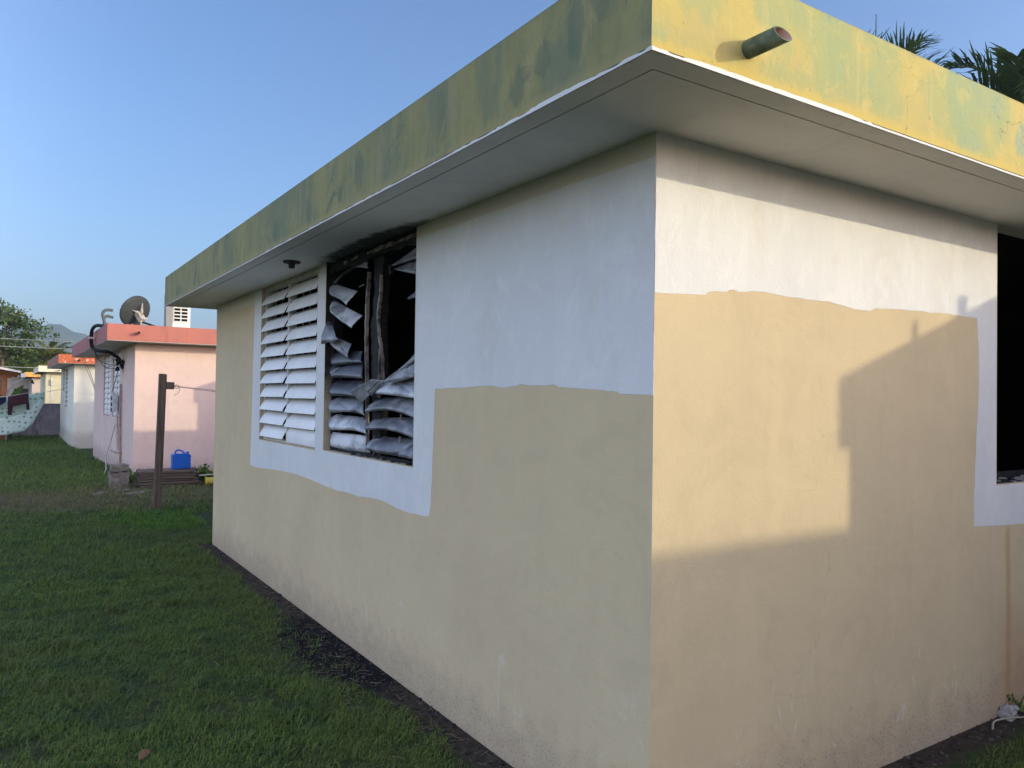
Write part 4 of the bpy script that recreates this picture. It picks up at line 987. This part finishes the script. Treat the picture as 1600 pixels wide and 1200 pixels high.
def palm(name, loc, h, nf, flen, mat, label, seed=0, spear=False, lw=.035, ll=.55, tilt=(5, 100), group=None, trunk_r=.13, az=None, leafn=46):
    rr = random.Random(seed); root = empty(name, loc, label, 'palm', group)
    mb = MB(); n = 14
    mb.tube([(.12*math.sin(i*.25), 0, h*i/n) for i in range(n+1)], trunk_r, 12, r_end=trunk_r*.75); mb.build('trunk', bark, root)
    top = Vector((.12*math.sin(n*.25), 0, h)); V = []; F = []; rac = MB()
    for k in range(nf):
        a = 2*PI*(k*.381966)+rr.uniform(-.2, .2); el0 = math.radians(tilt[1]-(tilt[1]-tilt[0])*k/nf); L = flen*rr.uniform(.85, 1.1)
        pts = []; p = top.copy(); el = el0
        nseg = 14
        for i in range(nseg+1):
            pts.append(p.copy()); d = Vector((math.cos(a)*math.cos(el), math.sin(a)*math.cos(el), math.sin(el))); p = p+d*L/nseg; el -= math.radians(5.2)*(.6+i/nseg)
        rac.tube(pts, .022, 5, r_end=.006)
        for i in range(leafn):
            t = .12+.88*i/leafn; s_ = t*nseg; j = min(int(s_), nseg-1); f_ = s_-j; base = pts[j].lerp(pts[j+1], f_); d = (pts[j+1]-pts[j]).normalized()
            side = d.cross(Vector((0, 0, 1))).normalized(); upv = side.cross(d)
            l_ = ll*(math.sin(PI*min(1, t*.85+.1))*.8+.25)*rr.uniform(.85, 1.1)
            for sg in (-1, 1):
                dir_ = (side*sg*.75+d*(.75+.3*rr.random())+upv*rr.uniform(.15, .75)).normalized()
                b1 = base+dir_*l_*.5; tip = base+dir_*l_+Vector((rr.uniform(-.05, .05), rr.uniform(-.05, .05), -.16*l_*rr.uniform(.4, 2.2)))
                wv = dir_.cross(upv).normalized()*lw
                kk = len(V); V += [base-wv*.4, base+wv*.4, b1+wv, b1-wv, tip+wv*.12, tip-wv*.12]
                F += [(kk, kk+1, kk+2, kk+3), (kk+3, kk+2, kk+4, kk+5)]
    raw_mesh('fronds', [tuple(v) for v in V], F, mat, root)
    rac.build('frond_stems', simple('frond_stem', (.10, .13, .04)), root)
    if spear: MB().tube([top, top+Vector((.02, 0, spear))], .03, 6, r_end=.008).build('spear_leaf', simple('spear_green', (.03, .05, .03)), root)
    return root

G_DARK = leaf_mat('dark_leaves', (.04, .075, .025), (.08, .13, .04), (.12, .16, .06))
G_MID = leaf_mat('mid_leaves', (.07, .13, .025), (.13, .20, .04), (.2, .25, .06))
G_YEL = leaf_mat('yellow_green_leaves', (.13, .20, .03), (.22, .29, .04), (.30, .33, .06))
G_PALM = leaf_mat('palm_leaves', (.035, .075, .03), (.07, .12, .04), (.10, .15, .05))
tree('broadleaf_tree', (-2.1, 62, -.4), 8, (0, 0, 6.0), (2.7, 2.2, 2.3), 60, 75, .14, G_DARK, 'tall dark broadleaf tree rising above the wires at the left edge', seed=2, clump=.42)
tree('broadleaf_tree', (-5.2, 64, -.4), 8, (0, 0, 5.5), (2.6, 2.2, 2.4), 40, 110, .2, G_DARK, 'dark broadleaf tree just past the left edge of the picture', seed=3, clump=.5)
tree('bushy_tree', (-2.3, 75, -.4), 4, (0, 0, 3.9), (3.0, 1.6, 1.9), 60, 130, .15, G_YEL, 'bright yellow green bushy tree below the tall dark tree at the left', seed=4, clump=.4)
tree('bushy_tree', (.2, 77, -.4), 4, (0, 0, 3.4), (2.2, 1.5, 1.9), 50, 130, .15, G_MID, 'mid green bushy tree behind the cream and ochre houses', seed=5, clump=.4)
tree('bushy_tree', (2.0, 80, -.4), 5, (0, 0, 3.9), (2.4, 1.6, 2.0), 50, 120, .16, G_DARK, 'dark bushy tree behind the palm, left of the coral roof', seed=6, clump=.4)
tree('bushy_tree', (.35, 72, -.4), 6, (0, 0, 4.9), (.9, .9, .9), 14, 70, .13, G_YEL, 'small pale green treetop in front of the hills', seed=7, clump=.3)
palm('coconut_palm', (.75, 62, -.4), 3.9, 22, 2.3, leaf_mat('sunlit_palm', (.06, .09, .02), (.12, .15, .035), (.18, .19, .06)), 'feathery palm behind the white house with the orange roof edge', 9, ll=.5, lw=.03, tilt=(0, 80))
# palms over the near roof
palm('royal_palm', (21.0, 8, 0), 9.6, 14, 2.3, G_PALM, 'full dark green palm crown above the roof at the right edge', 3, lw=.04, ll=1.05, tilt=(12, 70), trunk_r=.16, leafn=40)
palm('royal_palm', (14.55, 8.2, 0), 8.45, 16, 1.6, G_PALM, 'palm whose frond tips and spear just clear the roof', 5, spear=2.0, lw=.022, ll=.85, tilt=(15, 75), trunk_r=.14, leafn=24)

# small weeds
def weed(loc, n, h, label, seed, mat=G_MID):
    rng = np.random.default_rng(seed); root = empty('weed', loc, label, 'weed', 'weeds at the wall feet')
    mb = MB(); pts = []
    for i in range(n):
        a = rng.uniform(0, 6.28); r = rng.uniform(.02, .14)*h/.2; tip = Vector((math.cos(a)*r, math.sin(a)*r, h*rng.uniform(.5, 1)))
        mb.tube([(0, 0, 0), tip*.5+Vector((0, 0, .02)), tip], .003, 4); 
        for k in range(6): t = rng.uniform(.35, 1.05); pts.append(np.array(tip*t)+rng.normal(size=3)*.012)
    mb.build('stems', simple('weed_stem', (.08, .11, .03)), root)
    V, F = leaves(pts, .016*max(1, h/.12), rng); raw_mesh('foliage', V, F, mat, root)
weed((1.12, 12.55, 0), 26, .34, 'leafy weed between the plank pile and the yellow tub', 1)
weed((.02, 13.3, 0), 20, .26, 'low weed between the concrete block and the plank pile', 2)
weed((2.56, -.04, 0), 4, .10, 'tiny weed at the foot of the rust stain on the near house', 4)

# banana leaf behind the washing
bn = empty('banana_plant', (-1.70, 36, -.4), 'banana plant whose pointed green leaf shows over the maroon garment', 'plant')
MB().tube([(0, 0, 0), (.02, 0, 1.0), (.0, 0, 1.7)], .07, 8, r_end=.03).build('stem', simple('banana_stem', (.12, .16, .05)), bn)
def blade(name, base, d, L, wd_, mat, parent, bend=.2):
    V = []; F = []; d = Vector(d).normalized(); s_ = d.cross(Vector((0, 1, 0))).normalized(); n = 10; p = Vector(base)
    for i in range(n+1):
        t = i/n; q = p+d*L*t+Vector((0, 0, -bend*t*t*L)); wv = wd_*math.sin(PI*min(1, .12+.88*t))**.8*(1 if t < .98 else .1)
        V += [q-s_*wv+Vector((0, -.02, 0)), q, q+s_*wv+Vector((0, -.02, 0))]
    for i in range(n): k = i*3; F += [(k, k+1, k+4, k+3), (k+1, k+2, k+5, k+4)]
    return mesh(name, V, F, mat, parent, smooth=True)
bmat = simple('banana_leaf', (.10, .20, .03), (.07, .15, .025), 4, .5)
blade('leaf', (0.0, 0, 1.65), (.45, 0, .62), .78, .11, bmat, bn, .05); blade('leaf', (0, .1, 1.6), (-.8, .1, .5), .9, .13, bmat, bn, .5); blade('leaf', (0, .1, 1.6), (.1, .8, .5), .8, .13, bmat, bn, .4)

# ------------------------------------------------------------------ lawn
def vnoise(x, y, s, seed):
    r = np.random.default_rng(seed); t = r.random((64, 64)); X = x*s; Y = y*s; xi = np.floor(X).astype(int); yi = np.floor(Y).astype(int); fx = X-xi; fy = Y-yi
    fx = fx*fx*(3-2*fx); fy = fy*fy*(3-2*fy); g = lambda a, b: t[a % 64, b % 64]
    return (g(xi, yi)*(1-fx)+g(xi+1, yi)*fx)*(1-fy)+(g(xi, yi+1)*(1-fx)+g(xi+1, yi+1)*fx)*fy
def grass_mat():
    m = Mt('grass_blades', .6, .2); gn = m.nt.nodes.new('ShaderNodeNewGeometry'); ri = gn.outputs['Random Per Island']; X, Y, Z = m.xyz()[0:3]
    c = m.mix(ri, (.070, .140, .030), (.190, .260, .055))
    c = m.mix(m.math('MULTIPLY', m.ramp(m.noise(.9, 4, .6), .42, .62), .65), c, (.120, .165, .050))
    c = m.mix(m.math('MULTIPLY', m.ramp(m.noise(2.6, 4, .6, loc=(5, 2, 0)), .5, .66), .6), c, (.045, .100, .050))
    bright = m.blob(X, Y, -.15, 8.6, .65, .9, m.noise(3, 4, .6), .5)
    c = m.mix(m.math('MULTIPLY', bright, .85), c, (.10, .22, .02))
    nearw = m.math('MULTIPLY', m.ramp(X, -.75, -.3), m.ramp(Y, 7.5, 6.5))
    c = m.mix(m.math('MULTIPLY', nearw, .55), c, (.135, .185, .040))
    brn = m.blob(X, Y, -.6, 11.2, 2.6, 1.6, m.noise(2, 4, .6), .6)
    c = m.mix(m.math('MULTIPLY', brn, .5), c, (.22, .19, .09))
    dry = m.ramp(m.n('TexWhiteNoise', {'noise_dimensions': '1D'}, {'W': ri}), .93, .95)
    c = m.mix(m.math('MULTIPLY', dry, .8), c, (.20, .17, .09))
    m.col(c)
    tr = m.nt.nodes.new('ShaderNodeBsdfTranslucent'); m.nt.links.new(c, tr.inputs[0]); mx = m.nt.nodes.new('ShaderNodeMixShader'); mx.inputs[0].default_value = .25
    out = m.nt.nodes['Material Output']; m.nt.links.new(m.b.outputs[0], mx.inputs[1]); m.nt.links.new(tr.outputs[0], mx.inputs[2]); m.nt.links.new(mx.outputs[0], out.inputs[0]); return m.m
def lawn():
    rng = np.random.default_rng(5); X = []; Y = []; S_ = []
    #  x0, x1, y0, y1, blades per m2, size scale
    bands = [(-3.2, .0, -.6, 3.0, 13000, .85), (-3.6, .0, 3.0, 5.5, 9500, .95), (-4, .2, 5.5, 9, 5200, 1.15), (-5, 3.0, 9, 14.3, 2000, 1.6), (-6, .2, 14.3, 22, 900, 2.2), (-7, .2, 22, 38, 420, 3.0), (.8, 3.4, -1.1, 0, 9500, .8)]
    for x0, x1, y0, y1, dn, sc in bands:
        n = int((x1-x0)*(y1-y0)*dn); x = rng.uniform(x0, x1, n); y = rng.uniform(y0, y1, n)
        if y0 == -1.1 or y1 == 0: pass
        a = vnoise(x, y, 3.0, 1); b = vnoise(x, y, 11.0, 2); c = vnoise(x, y, .8, 3)
        keep = np.ones(n, bool)
        edge = .06+.16*a+.07*b
        front = (y > 0) & (y < 6.72)
        sparse = rng.random(n)
        keep &= ~(front & (x > -edge+(.02)) )
        keep &= ~(front & (x > -edge-.14) & (sparse < .55))
        keep &= ~((y > -.02) & (y < 6.76) & (x > -.02))
        if x0 > 0: keep &= ~(y > -(.08+.12*a+.05*b)); keep &= ~((y > -(.2+.12*a)) & (sparse < .5))
        d = ((x+.06)/(.34))**2+((y-2.8)/.85)**2+(b-.5)*.9+(a-.5)*.6
        keep &= ~((d < 1) & (sparse < .93)); keep &= ~((d < 1.6) & (sparse < .45))
        d2 = ((x+.5)/2.3)**2+((y-11.5)/1.3)**2+(a-.5)*1.2
        keep &= ~((d2 < 1) & (sparse < .5))
        keep &= ~((y > 14.25) & (y < 22.3) & (x > .12)); keep &= ~((y > 14.2) & (x > .12))
        keep &= ~((y > 12.2) & (y < 14.4) & (x > -.05))
        keep &= ~((vnoise(x, y, 6.5, 8)*.6+vnoise(x, y, 15, 14)*.4 > .66) & (sparse < .82))
        x = x[keep]; y = y[keep]; X.append(x); Y.append(y); S_.append(np.full(len(x), sc)*(.7+.6*vnoise(x, y, 6, 4))*(.8+.45*vnoise(x, y, 1.3, 6)))
    x = np.concatenate(X); y = np.concatenate(Y); s = np.concatenate(S_); n = len(x)
    z = np.where(y < 14, 0, np.where(y < 30, -.4*(y-14)/16, -.4))-.002
    az = rng.uniform(0, 2*np.pi, n)+1.6*vnoise(x, y, 4, 9); lean = rng.uniform(.2, 1.7, n); h = .038*s*rng.uniform(.4, 1.45, n); wd_ = .0019*s*rng.uniform(.6, 1.5, n); br = (rng.random(n) < .035) & (vnoise(x, y, 2.2, 21) > .45); wd_ = np.where(br, wd_*3.2, wd_); h = np.where(br, h*.75, h)
    d = np.stack([np.cos(az), np.sin(az), np.zeros(n)], 1); sd_ = np.stack([-np.sin(az+.5), np.cos(az+.5), np.zeros(n)], 1)
    b = np.stack([x, y, z], 1); up_ = np.array([0, 0, 1.0])
    m1 = b+d*(h*lean*.35)[:, None]+up_*(h*.62)[:, None]; tp = b+d*(h*lean)[:, None]+up_*(h*(1.0-.25*lean))[:, None]
    wv = sd_*wd_[:, None]
    V = np.stack([b-wv, b+wv, m1+wv*.8, m1-wv*.8, tp], 1).reshape(-1, 3)
    k = np.arange(n)*5
    F = np.concatenate([np.stack([k, k+1, k+2], 1), np.stack([k, k+2, k+3], 1), np.stack([k+3, k+2, k+4], 1)])
    o = raw_mesh('grass', V, F, grass_mat()); tag(o, 'short dark green mown lawn with thin patches', 'grass', kind='stuff')
    print('blades', n)
lawn()
# burnt litter along the wall
rr = random.Random(12); mb = MB()
for i in range(1500):
    near_patch = rr.random() < .75
    y = rr.gauss(2.75, .55) if near_patch else rr.uniform(.3, 6.6); x = -abs(rr.gauss(0, .19 if near_patch else .09))-.004
    s_ = rr.uniform(.002, .008)*(1 if rr.random() < .94 else 1.8)
    Mx = Matrix.Translation((x, y, s_*.3)) @ Matrix.Rotation(rr.uniform(0, 6), 4, 'Z') @ Matrix.Rotation(rr.uniform(-.6, .6), 4, 'X')
    mb.box((-s_, -s_*.6, -s_*.3), (s_, s_*.6, s_*.3), rr.choices((0, 1, 2, 3), (10, .5, .1, 5))[0], Mx)
for i in range(160):
    x = rr.uniform(1.4, 3.2); y = -abs(rr.gauss(0, .09))-.004; s_ = rr.uniform(.003, .010)
    Mx = Matrix.Translation((x, y, s_*.3)) @ Matrix.Rotation(rr.uniform(0, 6), 4, 'Z'); mb.box((-s_, -s_*.6, -s_*.3), (s_, s_*.6, s_*.3), rr.choice((0, 2, 3, 3)), Mx)
tag(mb.build('burnt_litter', [M['char'], simple('ash_flake', (.13, .13, .13)), simple('paint_flake', (.12, .11, .10)), simple('soil_crumb', (.085, .064, .048))]), 'black ash, flakes and crumbs scattered along the foot of the wall', 'debris', kind='stuff')
# straw in the bare strip
mb = MB()
for i in range(420):
    if i % 4: y = rr.uniform(.6, 5.5); x = -rr.uniform(.03, .45)
    else: x = rr.uniform(-1.9, -.2); y = rr.uniform(.8, 6)
    a = rr.uniform(0, 6); l = rr.uniform(.02, .07); z = rr.uniform(.004, .02)
    mb.bar((x, y, z), (x+math.cos(a)*l, y+math.sin(a)*l, z+rr.uniform(-.002, .012)), .0014, .0014)
tag(mb.build('dry_straw', simple('straw', (.24, .19, .11))), 'dry cut grass straws lying on the bare soil strip', 'straw', kind='stuff')
o = blade('fallen_leaf', (0, 0, 0), (.6, .6, .25), .085, .018, simple('dry_leaf', (.30, .20, .15), (.20, .13, .10), 30), None, .3); o.location = (-1.37, 1.74, .025)
md = o.modifiers.new('s', 'SOLIDIFY'); md.thickness = .0012
tag(o, 'single dry brown leaf lying on the lawn at the bottom left', 'leaf')
o = MB().tube(smooth_path([(2.22, -.075, .012), (2.3, -.045, .02), (2.40, -.06, .02), (2.55, -.11, .014)]), .006, 6, r_end=.003).build('twig', simple('pale_twig', (.42, .36, .28)))
tag(o, 'pale twig on the bare soil at the lower right corner', 'twig')
rr = random.Random(4)
o = rough_box('rubble_lump', (-.045, -.03, 0), (.045, .03, .055), simple('pale_rubble', (.42, .40, .38), (.25, .23, .22), 18), None, 9, .008, 3); o.location = (2.47, -.035, 0)
tag(o, 'small pale lump of rubble at the wall foot under the rust stain', 'rubble')

# ------------------------------------------------------------------ hills and haze
V = []; F = []; NX, NY = 120, 16
for j in range(NY+1):
    for i in range(NX+1):
        x = -900+i*20.0; y = 1350+j*30
        ridge = 96+14*math.exp(-((x-75)/26)**2)+10*math.sin(x*.011+1)+6*math.sin(x*.031)+22*math.exp(-((x+260)/180)**2)+3.0*math.sin(x*.12)
        t = math.sin(PI*min(1, j/NY)*.999); z = ridge*t**.8*(1+.06*math.sin(j*1.3+x*.02))+rr.uniform(-1.6, 1.6)
        V.append((x, y, z-3))
for j in range(NY):
    for i in range(NX): a = j*(NX+1)+i; F.append((a, a+1, a+NX+2, a+NX+1))
hm = Mt('forest_hill', .95, .1); c = hm.mix(hm.ramp(hm.noise(.02, 8, .7), .35, .65), (.030, .055, .022), (.07, .09, .04)); hm.col(c).bump(hm.noise(.06, 8, .7), .8, 4)
tag(mesh('hills', V, F, hm.m, None, smooth=True), kind='structure')
mb = MB(); mb.box((-1600, -310, -3.5), (1600, 2010, 160)); hz = Mt('haze_air')
hz.nt.nodes.remove(hz.b); pv = hz.nt.nodes.new('ShaderNodeVolumePrincipled'); pv.inputs['Color'].default_value = (.72, .85, 1, 1); pv.inputs['Density'].default_value = .0004; pv.inputs['Anisotropy'].default_value = .2
hz.nt.links.new(pv.outputs[0], hz.nt.nodes['Material Output'].inputs['Volume'])
tag(mb.build('haze', hz.m), 'thin blue morning haze over the far hills', 'haze', kind='stuff')
